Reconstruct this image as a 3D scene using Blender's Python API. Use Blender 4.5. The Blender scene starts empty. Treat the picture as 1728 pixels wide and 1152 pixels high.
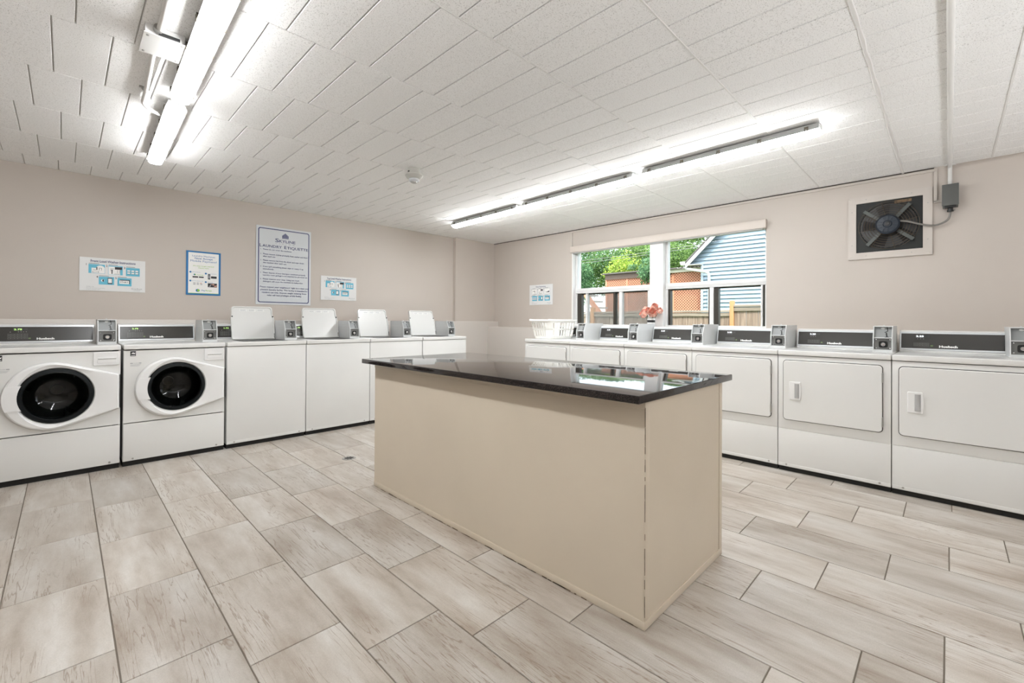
import bpy, bmesh, math, random
from mathutils import Vector, Matrix, Euler
R = math.radians
PI = math.pi
random.seed(7)
S = bpy.context.scene
COL = S.collection

# ------------------------------------------------------------------ camera
CAM = (-5.0192, -5.4474, 1.162)
YAW, PITCH, ROLL, FPX, CY = 0.7796, 0.0047, 0.0055, 745.877, 538.09
cam = bpy.data.cameras.new('camera'); co = bpy.data.objects.new('camera', cam); COL.objects.link(co)
S.camera = co
cam.sensor_width = 36; cam.sensor_fit = 'HORIZONTAL'; cam.lens = FPX / 1728 * 36
cam.shift_y = -(576 - CY) / 1728
cam.clip_start = 0.05; cam.clip_end = 200
fw = Vector((math.cos(YAW), math.sin(YAW), 0)); rt = Vector((math.sin(YAW), -math.cos(YAW), 0)); up = Vector((0, 0, 1))
f2 = fw * math.cos(PITCH) + up * math.sin(PITCH); u2 = up * math.cos(PITCH) - fw * math.sin(PITCH)
r3 = rt * math.cos(ROLL) + u2 * math.sin(ROLL); u3 = u2 * math.cos(ROLL) - rt * math.sin(ROLL)
co.matrix_world = Matrix(((r3.x, u3.x, -f2.x, CAM[0]), (r3.y, u3.y, -f2.y, CAM[1]), (r3.z, u3.z, -f2.z, CAM[2]), (0, 0, 0, 1)))

# ------------------------------------------------------------------ light and exposure
W = bpy.data.worlds.new('sky'); S.world = W; W.use_nodes = True
wn = W.node_tree.nodes; wl = W.node_tree.links; wn.clear()
sky = wn.new('ShaderNodeTexSky'); sky.sky_type = 'NISHITA'; sky.sun_disc = False
sky.sun_elevation = R(52); sky.sun_rotation = R(250); sky.air_density = 1.0; sky.dust_density = 3.5; sky.ozone_density = 1.0
mixw = wn.new('ShaderNodeMixRGB'); mixw.inputs[0].default_value = 0.55; mixw.inputs[2].default_value = (9, 9.4, 10, 1)
bg = wn.new('ShaderNodeBackground'); bg.inputs[1].default_value = 0.42
out = wn.new('ShaderNodeOutputWorld')
wl.new(sky.outputs[0], mixw.inputs[1]); wl.new(mixw.outputs[0], bg.inputs[0]); wl.new(bg.outputs[0], out.inputs[0])
sun = bpy.data.lights.new('sun', 'SUN'); sun.energy = 3.0; sun.angle = R(1.0); sun.color = (1, .95, .86)
so = bpy.data.objects.new('sun', sun); COL.objects.link(so)
so.rotation_euler = Vector((-0.62, -0.45, 1.0)).to_track_quat('Z', 'Y').to_euler()
# added bodiless fill lights in the unseen half, aimed up to brighten the ceiling
for i, (ux, uy, uz, ue) in enumerate(((-6.9, -2.4, .9, 4), (-6.9, -5.6, .9, 4), (-4.4, -7.6, .9, 56), (-2.0, -7.4, .9, 18))):
    a_ = bpy.data.lights.new('fill_uplight', 'AREA'); a_.shape = 'DISK'; a_.size = 1.0; a_.energy = ue; a_.color = (.93, .965, 1); a_.spread = R(175)
    ao = bpy.data.objects.new('fill_uplight', a_); COL.objects.link(ao); ao.location = (ux, uy, uz); ao.rotation_euler = (PI, 0, 0)
TUBE_SEEN = 27.0       # radiance of the glowing diffusers
S.view_settings.view_transform = 'Standard'; S.view_settings.look = 'None'
S.view_settings.gamma = 1; S.view_settings.use_curve_mapping = False
S.view_settings.exposure = 0.76
S.cycles.max_bounces = 10; S.cycles.diffuse_bounces = 6; S.cycles.glossy_bounces = 5; S.cycles.transmission_bounces = 8; S.cycles.transparent_max_bounces = 12
S.cycles.sample_clamp_indirect = 8; S.cycles.caustics_reflective = False; S.cycles.caustics_refractive = False
S.cycles.use_denoising = True

H = 2.442

# ------------------------------------------------------------------ helpers
class M:
    """collects shapes into one mesh"""
    def __init__(s): s.b = bmesh.new()
    def box(s, x0, x1, y0, y1, z0, z1, bev=0.0, seg=2, mtx=None):
        t = bmesh.new(); bmesh.ops.create_cube(t, size=1)
        for v in t.verts:
            v.co = Vector((x0 + (v.co.x + .5) * (x1 - x0), y0 + (v.co.y + .5) * (y1 - y0), z0 + (v.co.z + .5) * (z1 - z0)))
        if bev > 0: bmesh.ops.bevel(t, geom=t.edges[:], offset=bev, segments=seg, profile=.6, affect='EDGES')
        return s.add(t, mtx)
    def add(s, t, mtx=None):
        if mtx is not None: bmesh.ops.transform(t, matrix=mtx, verts=t.verts)
        me = bpy.data.meshes.new('t'); t.to_mesh(me); t.free(); s.b.from_mesh(me); bpy.data.meshes.remove(me)
        return s
    def poly(s, pts, faces):
        vs = [s.b.verts.new(p) for p in pts]
        for f in faces:
            try: s.b.faces.new([vs[i] for i in f])
            except ValueError: pass
        return s
    def prism(s, prof, axis, a, b):
        """prof: 2d points; axis 'x': (y,z), 'y': (x,z), 'z': (x,y)"""
        def P(q, t):
            return {'x': (t, q[0], q[1]), 'y': (q[0], t, q[1]), 'z': (q[0], q[1], t)}[axis]
        n = len(prof)
        pts = [P(q, a) for q in prof] + [P(q, b) for q in prof]
        fs = [tuple(range(n))[::-1], tuple(range(n, 2 * n))] + [(i, (i + 1) % n, n + (i + 1) % n, n + i) for i in range(n)]
        return s.poly(pts, fs)
    def rrect(s, x0, x1, z0, z1, r, ya, yb, axis='y', n=5, inset=0.0):
        """rounded rectangle in the xz plane from ya to yb, with a small chamfer towards ya"""
        def ring(x0, x1, z0, z1, r, y):
            o = []
            for cx, cz, a0 in ((x1 - r, z1 - r, 0), (x0 + r, z1 - r, 90), (x0 + r, z0 + r, 180), (x1 - r, z0 + r, 270)):
                for k in range(n + 1):
                    a = R(a0 + 90 * k / n); o.append((cx + r * math.cos(a), y, cz + r * math.sin(a)))
            return o
        rings = []
        if inset: rings.append(ring(x0 + inset, x1 - inset, z0 + inset, z1 - inset, max(r - inset, .001), ya)); ya2 = ya + (inset if yb > ya else -inset)
        else: ya2 = ya
        rings.append(ring(x0, x1, z0, z1, r, ya2)); rings.append(ring(x0, x1, z0, z1, r, yb))
        return s.loft(rings, True, True)
    def loft(s, rings, cap0=False, cap1=False, close=True):
        vs = [[s.b.verts.new(p) for p in ring] for ring in rings]
        n = len(rings[0])
        for a, b in zip(vs, vs[1:]):
            for i in range(n if close else n - 1):
                s.b.faces.new((a[i], a[(i + 1) % n], b[(i + 1) % n], b[i]))
        if cap0: s.b.faces.new(vs[0][::-1])
        if cap1: s.b.faces.new(vs[-1])
        return s
    def lathe(s, prof, c=(0, 0, 0), axis='z', n=32, caps=True):
        rings = []
        for r, h in prof:
            ring = []
            for k in range(n):
                a = 2 * PI * k / n; u, v = r * math.cos(a), r * math.sin(a)
                ring.append({'z': (c[0] + u, c[1] + v, c[2] + h), 'y': (c[0] + u, c[1] + h, c[2] + v), 'x': (c[0] + h, c[1] + u, c[2] + v)}[axis])
            rings.append(ring)
        return s.loft(rings, caps, caps)
    def tube(s, pts, r, n=10):
        pts = [Vector(p) for p in pts]; rings = []
        t0 = (pts[1] - pts[0]).normalized()
        ref = Vector((0, 0, 1)) if abs(t0.z) < .9 else Vector((1, 0, 0))
        u = t0.cross(ref).normalized()
        for i, p in enumerate(pts):
            t = (pts[min(i + 1, len(pts) - 1)] - pts[max(i - 1, 0)]).normalized()
            u = (u - t * u.dot(t)).normalized(); v = t.cross(u)
            rings.append([p + (u * math.cos(2 * PI * k / n) + v * math.sin(2 * PI * k / n)) * r for k in range(n)])
        return s.loft(rings, True, True)
    def torus(s, c, R0, r, axis='y', n=40, m=6):
        rings = []
        for k in range(n + 1):
            a = 2 * PI * k / n; ring = []
            for j in range(m):
                q = 2 * PI * j / m; d = R0 + r * math.cos(q); h = r * math.sin(q); x, z = d * math.cos(a), d * math.sin(a)
                ring.append({'y': (c[0] + x, c[1] + h, c[2] + z), 'z': (c[0] + x, c[1] + z, c[2] + h), 'x': (c[0] + h, c[1] + x, c[2] + z)}[axis])
            rings.append(ring)
        return s.loft(rings)
    def sphere(s, c, r, sc=(1, 1, 1), sub=2):
        t = bmesh.new(); bmesh.ops.create_icosphere(t, subdivisions=sub, radius=r)
        for v in t.verts: v.co = Vector((v.co.x * sc[0] + c[0], v.co.y * sc[1] + c[1], v.co.z * sc[2] + c[2]))
        return s.add(t)
    def mesh(s, smooth=0.6):
        bmesh.ops.remove_doubles(s.b, verts=s.b.verts, dist=1e-6)
        bmesh.ops.recalc_face_normals(s.b, faces=s.b.faces)
        me = bpy.data.meshes.new('mesh'); s.b.to_mesh(me); s.b.free()
        if smooth:
            for p in me.polygons: p.use_smooth = True
            try: me.set_sharp_from_angle(angle=smooth)
            except Exception: pass
        return me
    def build(s, name, mat, parent=None, loc=None, rot=None, smooth=0.6, **props):
        return obj(name, s.mesh(smooth), mat, parent, loc, rot, **props)

def obj(name, me, mat, parent=None, loc=None, rot=None, **props):
    o = bpy.data.objects.new(name, me); COL.objects.link(o)
    if mat is not None and me is not None and len(me.materials) == 0: me.materials.append(mat)
    if parent is not None: o.parent = parent
    if loc: o.location = loc
    if rot: o.rotation_euler = rot
    for k, v in props.items(): o[k] = v
    return o

def thing(name, label, cat, loc=(0, 0, 0), rz=0, group=None):
    o = obj(name, None, None, None, loc, (0, 0, rz), label=label, category=cat)
    o.empty_display_size = .1
    if group: o['group'] = group
    return o

def copy_tree(o, parent=None):
    c = o.copy(); COL.objects.link(c)
    if parent is not None: c.parent = parent
    for ch in list(o.children): copy_tree(ch, c)
    return c

# ------------------------------------------------------------------ materials
MATS = {}
def mat(name, col, rough=.5, metal=0.0, bump=0.0, bscale=200, var=0.0, vscale=3, emit=None, estr=0, coat=0, spec=.5):
    if name in MATS: return MATS[name]
    m = bpy.data.materials.new(name); m.use_nodes = True; MATS[name] = m
    n = m.node_tree.nodes; l = m.node_tree.links; p = n['Principled BSDF']
    p.inputs['Base Color'].default_value = (*col, 1); p.inputs['Roughness'].default_value = rough; p.inputs['Metallic'].default_value = metal
    p.inputs['Specular IOR Level'].default_value = spec; p.inputs['Coat Weight'].default_value = coat
    tc = n.new('ShaderNodeTexCoord')
    if var:
        ns = n.new('ShaderNodeTexNoise'); ns.inputs['Scale'].default_value = vscale; ns.inputs['Detail'].default_value = 5
        l.new(tc.outputs['Object'], ns.inputs['Vector'])
        mr = n.new('ShaderNodeMapRange'); mr.inputs[1].default_value = .3; mr.inputs[2].default_value = .7; mr.inputs[3].default_value = 1 - var; mr.inputs[4].default_value = 1 + var
        l.new(ns.outputs[0], mr.inputs[0])
        mx = n.new('ShaderNodeVectorMath'); mx.operation = 'SCALE'; mx.inputs[0].default_value = col; l.new(mr.outputs[0], mx.inputs['Scale'])
        l.new(mx.outputs[0], p.inputs['Base Color'])
    if bump:
        nb = n.new('ShaderNodeTexNoise'); nb.inputs['Scale'].default_value = bscale; nb.inputs['Detail'].default_value = 3
        l.new(tc.outputs['Object'], nb.inputs['Vector'])
        bp = n.new('ShaderNodeBump'); bp.inputs['Strength'].default_value = bump; bp.inputs['Distance'].default_value = .002
        l.new(nb.outputs[0], bp.inputs['Height']); l.new(bp.outputs[0], p.inputs['Normal'])
    if emit:
        p.inputs['Emission Color'].default_value = (*emit, 1); p.inputs['Emission Strength'].default_value = estr
    return m

def floor_mat():
    m = bpy.data.materials.new('porcelain_tile'); m.use_nodes = True; n = m.node_tree.nodes; l = m.node_tree.links; p = n['Principled BSDF']
    def N(t, **k):
        x = n.new(t)
        for a, b in k.items(): setattr(x, a, b)
        return x
    tc = N('ShaderNodeTexCoord'); oi = N('ShaderNodeObjectInfo')
    sc = N('ShaderNodeVectorMath', operation='SCALE'); sc.inputs[0].default_value = (37, 91, 13); l.new(oi.outputs['Random'], sc.inputs['Scale'])
    ad = N('ShaderNodeVectorMath', operation='ADD'); l.new(tc.outputs['Object'], ad.inputs[0]); l.new(sc.outputs[0], ad.inputs[1])
    # veins run along the tile
    mp = N('ShaderNodeMapping'); mp.inputs['Scale'].default_value = (10, .62, 1); l.new(ad.outputs[0], mp.inputs[0])
    n1 = N('ShaderNodeTexNoise'); n1.inputs['Scale'].default_value = 1.3; n1.inputs['Detail'].default_value = 5; n1.inputs['Roughness'].default_value = .55; n1.inputs['Distortion'].default_value = .35
    l.new(mp.outputs[0], n1.inputs['Vector'])
    # thin dark vein lines: narrow band of the noise
    def band(c, w, src):
        s1 = N('ShaderNodeMath', operation='SUBTRACT'); s1.inputs[1].default_value = c; l.new(src, s1.inputs[0])
        a = N('ShaderNodeMath', operation='ABSOLUTE'); l.new(s1.outputs[0], a.inputs[0])
        mr = N('ShaderNodeMapRange'); mr.inputs[1].default_value = 0; mr.inputs[2].default_value = w; mr.inputs[3].default_value = 1; mr.inputs[4].default_value = 0
        l.new(a.outputs[0], mr.inputs[0]); return mr.outputs[0]
    b1 = band(.47, .009, n1.outputs[0]); b2 = band(.55, .009, n1.outputs[0]); b3 = band(.40, .007, n1.outputs[0])
    mx1 = N('ShaderNodeMath', operation='MAXIMUM'); l.new(b1, mx1.inputs[0]); l.new(b2, mx1.inputs[1])
    mx2 = N('ShaderNodeMath', operation='MAXIMUM'); l.new(mx1.outputs[0], mx2.inputs[0]); l.new(b3, mx2.inputs[1])
    # large mask: where veins show
    mp2 = N('ShaderNodeMapping'); mp2.inputs['Scale'].default_value = (4.5, 1.1, 1); l.new(ad.outputs[0], mp2.inputs[0])
    n2 = N('ShaderNodeTexNoise'); n2.inputs['Scale'].default_value = 1.0; n2.inputs['Detail'].default_value = 3; l.new(mp2.outputs[0], n2.inputs['Vector'])
    mk = N('ShaderNodeMapRange'); mk.inputs[1].default_value = .42; mk.inputs[2].default_value = .52; l.new(n2.outputs[0], mk.inputs[0])
    vm = N('ShaderNodeMath', operation='MULTIPLY'); l.new(mx2.outputs[0], vm.inputs[0]); l.new(mk.outputs[0], vm.inputs[1])
    vm2 = N('ShaderNodeMath', operation='MULTIPLY'); vm2.inputs[1].default_value = .80; l.new(vm.outputs[0], vm2.inputs[0])
    # soft clouds
    mp3 = N('ShaderNodeMapping'); mp3.inputs['Scale'].default_value = (7, 1.6, 1); l.new(ad.outputs[0], mp3.inputs[0])
    n3 = N('ShaderNodeTexNoise'); n3.inputs['Scale'].default_value = 1.2; n3.inputs['Detail'].default_value = 6; n3.inputs['Roughness'].default_value = .6; l.new(mp3.outputs[0], n3.inputs['Vector'])
    r3_ = N('ShaderNodeValToRGB'); e = r3_.color_ramp.elements
    e[0].position = .30; e[0].color = (.33, .275, .225, 1); e[1].position = .68; e[1].color = (.57, .54, .50, 1)
    q = r3_.color_ramp.elements.new(.48); q.color = (.45, .405, .355, 1)
    l.new(n3.outputs[0], r3_.inputs[0])
    mc = N('ShaderNodeMixRGB'); mc.inputs[2].default_value = (.25, .185, .135, 1); l.new(vm2.outputs[0], mc.inputs[0]); l.new(r3_.outputs[0], mc.inputs[1])
    # fine speckle
    n4 = N('ShaderNodeTexNoise'); n4.inputs['Scale'].default_value = 260; n4.inputs['Detail'].default_value = 2; l.new(ad.outputs[0], n4.inputs['Vector'])
    r4 = N('ShaderNodeMapRange'); r4.inputs[1].default_value = .3; r4.inputs[2].default_value = .7; r4.inputs[3].default_value = .93; r4.inputs[4].default_value = 1.06; l.new(n4.outputs[0], r4.inputs[0])
    # per tile tone
    rr = N('ShaderNodeMapRange'); rr.inputs[3].default_value = .88; rr.inputs[4].default_value = 1.08; l.new(oi.outputs['Random'], rr.inputs[0])
    mm = N('ShaderNodeMath', operation='MULTIPLY'); l.new(r4.outputs[0], mm.inputs[0]); l.new(rr.outputs[0], mm.inputs[1])
    fs = N('ShaderNodeVectorMath', operation='SCALE'); l.new(mc.outputs[0], fs.inputs[0]); l.new(mm.outputs[0], fs.inputs['Scale'])
    l.new(fs.outputs[0], p.inputs['Base Color'])
    rg = N('ShaderNodeMapRange'); rg.inputs[1].default_value = .3; rg.inputs[2].default_value = .7; rg.inputs[3].default_value = .30; rg.inputs[4].default_value = .46; l.new(n3.outputs[0], rg.inputs[0])
    l.new(rg.outputs[0], p.inputs['Roughness'])
    bp = N('ShaderNodeBump'); bp.inputs['Strength'].default_value = .12; bp.inputs['Distance'].default_value = .0015; l.new(n4.outputs[0], bp.inputs['Height']); l.new(bp.outputs[0], p.inputs['Normal'])
    return m

def ceiling_mat():
    m = bpy.data.materials.new('acoustic_tile'); m.use_nodes = True; n = m.node_tree.nodes; l = m.node_tree.links; p = n['Principled BSDF']
    tc = n.new('ShaderNodeTexCoord'); oi = n.new('ShaderNodeObjectInfo')
    sc = n.new('ShaderNodeVectorMath'); sc.operation = 'SCALE'; sc.inputs[0].default_value = (17, 31, 3); l.new(oi.outputs['Random'], sc.inputs['Scale'])
    ad = n.new('ShaderNodeVectorMath'); ad.operation = 'ADD'; l.new(tc.outputs['Object'], ad.inputs[0]); l.new(sc.outputs[0], ad.inputs[1])
    ns = n.new('ShaderNodeTexNoise'); ns.inputs['Scale'].default_value = 210; ns.inputs['Detail'].default_value = 3; ns.inputs['Roughness'].default_value = .7; l.new(ad.outputs[0], ns.inputs['Vector'])
    rp = n.new('ShaderNodeValToRGB'); rp.color_ramp.elements[0].position = .34; rp.color_ramp.elements[0].color = (.52, .51, .49, 1); rp.color_ramp.elements[1].position = .44; rp.color_ramp.elements[1].color = (.91, .905, .895, 1)
    l.new(ns.outputs[0], rp.inputs[0]); l.new(rp.outputs[0], p.inputs['Base Color'])
    p.inputs['Roughness'].default_value = .75; p.inputs['Specular IOR Level'].default_value = .3
    bp = n.new('ShaderNodeBump'); bp.inputs['Strength'].default_value = .5; bp.inputs['Distance'].default_value = .002; l.new(ns.outputs[0], bp.inputs['Height']); l.new(bp.outputs[0], p.inputs['Normal'])
    return m

def granite_mat():
    m = bpy.data.materials.new('black_granite'); m.use_nodes = True; n = m.node_tree.nodes; l = m.node_tree.links; p = n['Principled BSDF']
    tc = n.new('ShaderNodeTexCoord'); v = n.new('ShaderNodeTexVoronoi'); v.inputs['Scale'].default_value = 560; l.new(tc.outputs['Object'], v.inputs['Vector'])
    rp = n.new('ShaderNodeValToRGB'); e = rp.color_ramp.elements; e[0].position = .0; e[0].color = (.009, .007, .007, 1); e[1].position = .985; e[1].color = (.09, .075, .07, 1)
    q = e.new(.72); q.color = (.012, .010, .010, 1); q = e.new(.86); q.color = (.045, .035, .032, 1)
    sp = n.new('ShaderNodeSeparateColor'); l.new(v.outputs['Color'], sp.inputs[0]); l.new(sp.outputs[0], rp.inputs[0]); l.new(rp.outputs[0], p.inputs['Base Color'])
    p.inputs['Roughness'].default_value = .045; p.inputs['IOR'].default_value = 1.5
    return m

def glass_mat(name, tint=(1, 1, 1), ior=1.45):
    m = bpy.data.materials.new(name); m.use_nodes = True; n = m.node_tree.nodes; l = m.node_tree.links; n.clear()
    o = n.new('ShaderNodeOutputMaterial'); t = n.new('ShaderNodeBsdfTransparent'); t.inputs[0].default_value = (*tint, 1)
    g = n.new('ShaderNodeBsdfGlossy'); g.inputs['Roughness'].default_value = .015
    f = n.new('ShaderNodeFresnel'); f.inputs[0].default_value = ior
    mx = n.new('ShaderNodeMixShader'); l.new(f.outputs[0], mx.inputs[0]); l.new(t.outputs[0], mx.inputs[1]); l.new(g.outputs[0], mx.inputs[2]); l.new(mx.outputs[0], o.inputs[0])
    return m

def screen_mat():
    m = bpy.data.materials.new('insect_screen'); m.use_nodes = True; n = m.node_tree.nodes; l = m.node_tree.links; n.clear()
    o = n.new('ShaderNodeOutputMaterial'); t = n.new('ShaderNodeBsdfTransparent'); d = n.new('ShaderNodeBsdfDiffuse'); d.inputs[0].default_value = (.30, .29, .29, 1)
    mx = n.new('ShaderNodeMixShader'); mx.inputs[0].default_value = .45; l.new(t.outputs[0], mx.inputs[1]); l.new(d.outputs[0], mx.inputs[2]); l.new(mx.outputs[0], o.inputs[0])
    return m

def wood_mat(name, a, b, sc=(30, 30, 2)):
    m = bpy.data.materials.new(name); m.use_nodes = True; n = m.node_tree.nodes; l = m.node_tree.links; p = n['Principled BSDF']
    tc = n.new('ShaderNodeTexCoord'); oi = n.new('ShaderNodeObjectInfo')
    s = n.new('ShaderNodeVectorMath'); s.operation = 'SCALE'; s.inputs[0].default_value = (17, 31, 9); l.new(oi.outputs['Random'], s.inputs['Scale'])
    ad = n.new('ShaderNodeVectorMath'); ad.operation = 'ADD'; l.new(tc.outputs['Object'], ad.inputs[0]); l.new(s.outputs[0], ad.inputs[1])
    mp = n.new('ShaderNodeMapping'); mp.inputs['Scale'].default_value = sc; l.new(ad.outputs[0], mp.inputs[0])
    ns = n.new('ShaderNodeTexNoise'); ns.inputs['Scale'].default_value = 1; ns.inputs['Detail'].default_value = 5; l.new(mp.outputs[0], ns.inputs['Vector'])
    rp = n.new('ShaderNodeValToRGB'); rp.color_ramp.elements[0].position = .3; rp.color_ramp.elements[0].color = (*a, 1); rp.color_ramp.elements[1].position = .7; rp.color_ramp.elements[1].color = (*b, 1)
    l.new(ns.outputs[0], rp.inputs[0]); l.new(rp.outputs[0], p.inputs['Base Color']); p.inputs['Roughness'].default_value = .8
    return m

def leaf_mat(name, a, b):
    m = bpy.data.materials.new(name); m.use_nodes = True; n = m.node_tree.nodes; l = m.node_tree.links; p = n['Principled BSDF']
    g = n.new('ShaderNodeNewGeometry'); rp = n.new('ShaderNodeValToRGB'); rp.color_ramp.elements[0].color = (*a, 1); rp.color_ramp.elements[1].color = (*b, 1)
    l.new(g.outputs['Random Per Island'], rp.inputs[0]); l.new(rp.outputs[0], p.inputs['Base Color']); p.inputs['Roughness'].default_value = .6
    tr = n.new('ShaderNodeBsdfTranslucent'); l.new(rp.outputs[0], tr.inputs[0]); mx = n.new('ShaderNodeMixShader'); mx.inputs[0].default_value = .4
    l.new(p.outputs[0], mx.inputs[1]); l.new(tr.outputs[0], mx.inputs[2]); l.new(mx.outputs[0], n['Material Output'].inputs[0])
    return m

def petal_mat():
    m = bpy.data.materials.new('coral_petal'); m.use_nodes = True; n = m.node_tree.nodes; l = m.node_tree.links; p = n['Principled BSDF']
    g = n.new('ShaderNodeNewGeometry'); rp = n.new('ShaderNodeValToRGB'); rp.color_ramp.elements[0].color = (.86, .36, .27, 1); rp.color_ramp.elements[1].color = (.98, .74, .62, 1)
    l.new(g.outputs['Random Per Island'], rp.inputs[0]); l.new(rp.outputs[0], p.inputs['Base Color']); p.inputs['Roughness'].default_value = .7
    return m

WALL = mat('beige_wall_paint', (.545, .492, .445), .55, bump=.12, bscale=90, var=.02, vscale=1.5)
LEDGE = mat('pale_ledge_paint', (.62, .58, .54), .35, bump=.06, bscale=60)
MULLION = mat('white_reveal_paint', (.84, .835, .825), .5, bump=.05, bscale=80)
CEILB = mat('ceiling_backing', (.60, .58, .55), .9)
CEIL = ceiling_mat()
GRAYP = mat('white_trim_paint', (.76, .75, .73), .45)
GROUT = mat('grout', (.20, .17, .135), .9, bump=.3, bscale=400)
TILE = floor_mat()
WHITE = mat('white_enamel', (.74, .74, .725), .22, coat=.25, var=.012, vscale=2.5)
WHITE2 = mat('white_plastic', (.78, .78, .775), .32)
SILV = mat('silver_trim', (.66, .68, .70), .25, metal=.35)
PANEL = mat('charcoal_control_panel', (.036, .034, .031), .22, coat=.2)
BLACK = mat('black_plastic', (.012, .012, .012), .35)
GAPSH = mat('under_gap_shade_black', (.012, .011, .010), .8)  # near-black that paints the shade in the gap under the machines
COIN = mat('grey_coin_box_enamel', (.60, .61, .61), .38, bump=.1, bscale=500)
COIND = mat('pewter_plate', (.20, .20, .195), .45, metal=.3, bump=.1, bscale=600)
CHROME = mat('chrome', (.75, .75, .76), .14, metal=1)
STEEL = mat('galvanised_steel', (.42, .41, .39), .38, metal=.8, bump=.2, bscale=60)
INKW = mat('white_print', (.85, .85, .83), .5)
INKN = mat('navy_print', (.035, .045, .16), .5)
INKB = mat('black_print', (.02, .02, .025), .5)
INKC = mat('cyan_print', (.12, .46, .62), .5)
INKBL = mat('blue_print', (.012, .16, .40), .45)
INKG = mat('grey_print', (.30, .31, .33), .5)
INKGR = mat('green_print', (.25, .50, .05), .5)
INKO = mat('flesh_print', (.55, .30, .22), .5)
PAPER = mat('white_sign_board', (.74, .745, .74), .4)
LEDG = mat('green_segment_display', (.25, .4, .12), .5, emit=(.5, .85, .22), estr=.9)
LEDW = mat('white_segment_display', (.6, .6, .6), .5, emit=(.9, .95, 1), estr=1.2)
KEYG = mat('dim_key_print', (.16, .16, .15), .5)
KEYGR = mat('dim_green_print', (.10, .16, .05), .5)
GRAN = granite_mat()

CREAM = mat('cream_painted_board', (.65, .57, .46), .42, bump=.08, bscale=40, var=.03, vscale=2)
CREAMD = mat('scuffed_edge', (.22, .17, .12), .8)
DIFF = mat('glowing_diffuser', (.9, .9, .88), .3, emit=(.965, .985, 1), estr=TUBE_SEEN)
DIFF2 = mat('glowing_diffuser_boosted', (.9, .9, .88), .3, emit=(.965, .985, 1), estr=TUBE_SEEN * 1.3)  # window row glow raised above the others to brighten the far end
HOUS = mat('fixture_housing', (.46, .465, .46), .4)
CLIP = mat('clip_metal', (.16, .14, .11), .4, metal=.6)
GLASS = glass_mat('window_glass', (.97, .99, .98), 1.10)
DGLASS = glass_mat('washer_door_glass', (.30, .34, .34))
SCREEN = screen_mat()
RUB = mat('door_gasket', (.004, .006, .007), .45, spec=.25)
DRUM = mat('drum_steel', (.045, .043, .04), .35, metal=.8, bump=.4, bscale=60)
HUB = mat('drum_hub', (.16, .14, .12), .35, metal=.3)
WINF = mat('white_window_aluminium', (.74, .74, .735), .35)
BRNZ = mat('dark_bronze_track', (.035, .030, .022), .45)
FBROWN = mat('fan_plate_dark', (.007, .009, .008), .55, var=.2, vscale=8)
RUST = mat('rusty_wire', (.085, .062, .042), .6, metal=.4, var=.3, vscale=20)
NAVY = mat('motor_navy', (.009, .017, .030), .4, bump=.2, bscale=100)
FARM = mat('fan_arm_grey', (.085, .092, .086), .45, metal=.5)
BOXG = mat('switch_box_grey', (.095, .098, .092), .5)
SMOKE = mat('detector_plastic', (.50, .49, .45), .4)
BASKET = mat('white_basket_plastic', (.88, .87, .83), .4)
CERAM = mat('white_ceramic', (.85, .85, .84), .15)
PETAL = petal_mat()
BLUEH = mat('pale_blue_siding', (.215, .28, .335), .6, bump=.1, bscale=50)
WTRIM = mat('white_exterior_trim', (.42, .42, .42), .5)
BTRIM = mat('blue_grey_corner_board', (.25, .31, .355), .6)
SHING = mat('dark_roof', (.10, .09, .085), .9, bump=.5, bscale=40)
TERRA = mat('terracotta_lattice_wood', (.50, .22, .135), .7)
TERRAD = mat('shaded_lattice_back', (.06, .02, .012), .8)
FENCE = wood_mat('weathered_cedar', (.15, .105, .08), (.30, .225, .18))
FCAP = wood_mat('weathered_cap', (.18, .145, .115), (.30, .25, .205), (30, 2, 30))
POSTM = wood_mat('new_cedar_post', (.36, .175, .075), (.44, .235, .11))
GRASS = mat('lawn', (.10, .17, .045), .9, bump=1, bscale=60, var=.3, vscale=6)
BARK = mat('bark', (.10, .075, .05), .9, bump=.6, bscale=30)
LEAF1 = leaf_mat('maple_leaf', (.03, .09, .02), (.24, .38, .10))
LEAF2 = leaf_mat('sunlit_leaf', (.16, .28, .04), (.50, .60, .10))  # brighter leaf tone, sunlight put into the colour; the lime shrub shares it
LEAF3 = leaf_mat('bluish_leaf', (.03, .10, .045), (.20, .36, .17))
WIRE = mat('utility_wire', (.16, .16, .155), .8)

# ------------------------------------------------------------------ room shell
RX0, RY0 = -8.2, -9.2     # unseen ends of the room behind the camera
floor = M().box(RX0, 0.25, RY0, 0.25, -.20, -.004).build('floor', GROUT, kind='structure')
ceil = M().box(RX0, 0.25, RY0, 0.25, H + .010, H + .30).build('ceiling', CEILB, kind='structure')
M().box(RX0 - .6, 0.30, RY0 - .6, .6, H + .31, H + .50).build('unseen_roof', SHING, kind='structure')  # unseen roof slab, added to keep the sun out of the room
wl_ = M().box(RX0, 0.0, 0, .2, -.01, H + .01).box(-.807, 0, -.06, 0, 0, H).build('wall_left', WALL, kind='structure')
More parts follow.
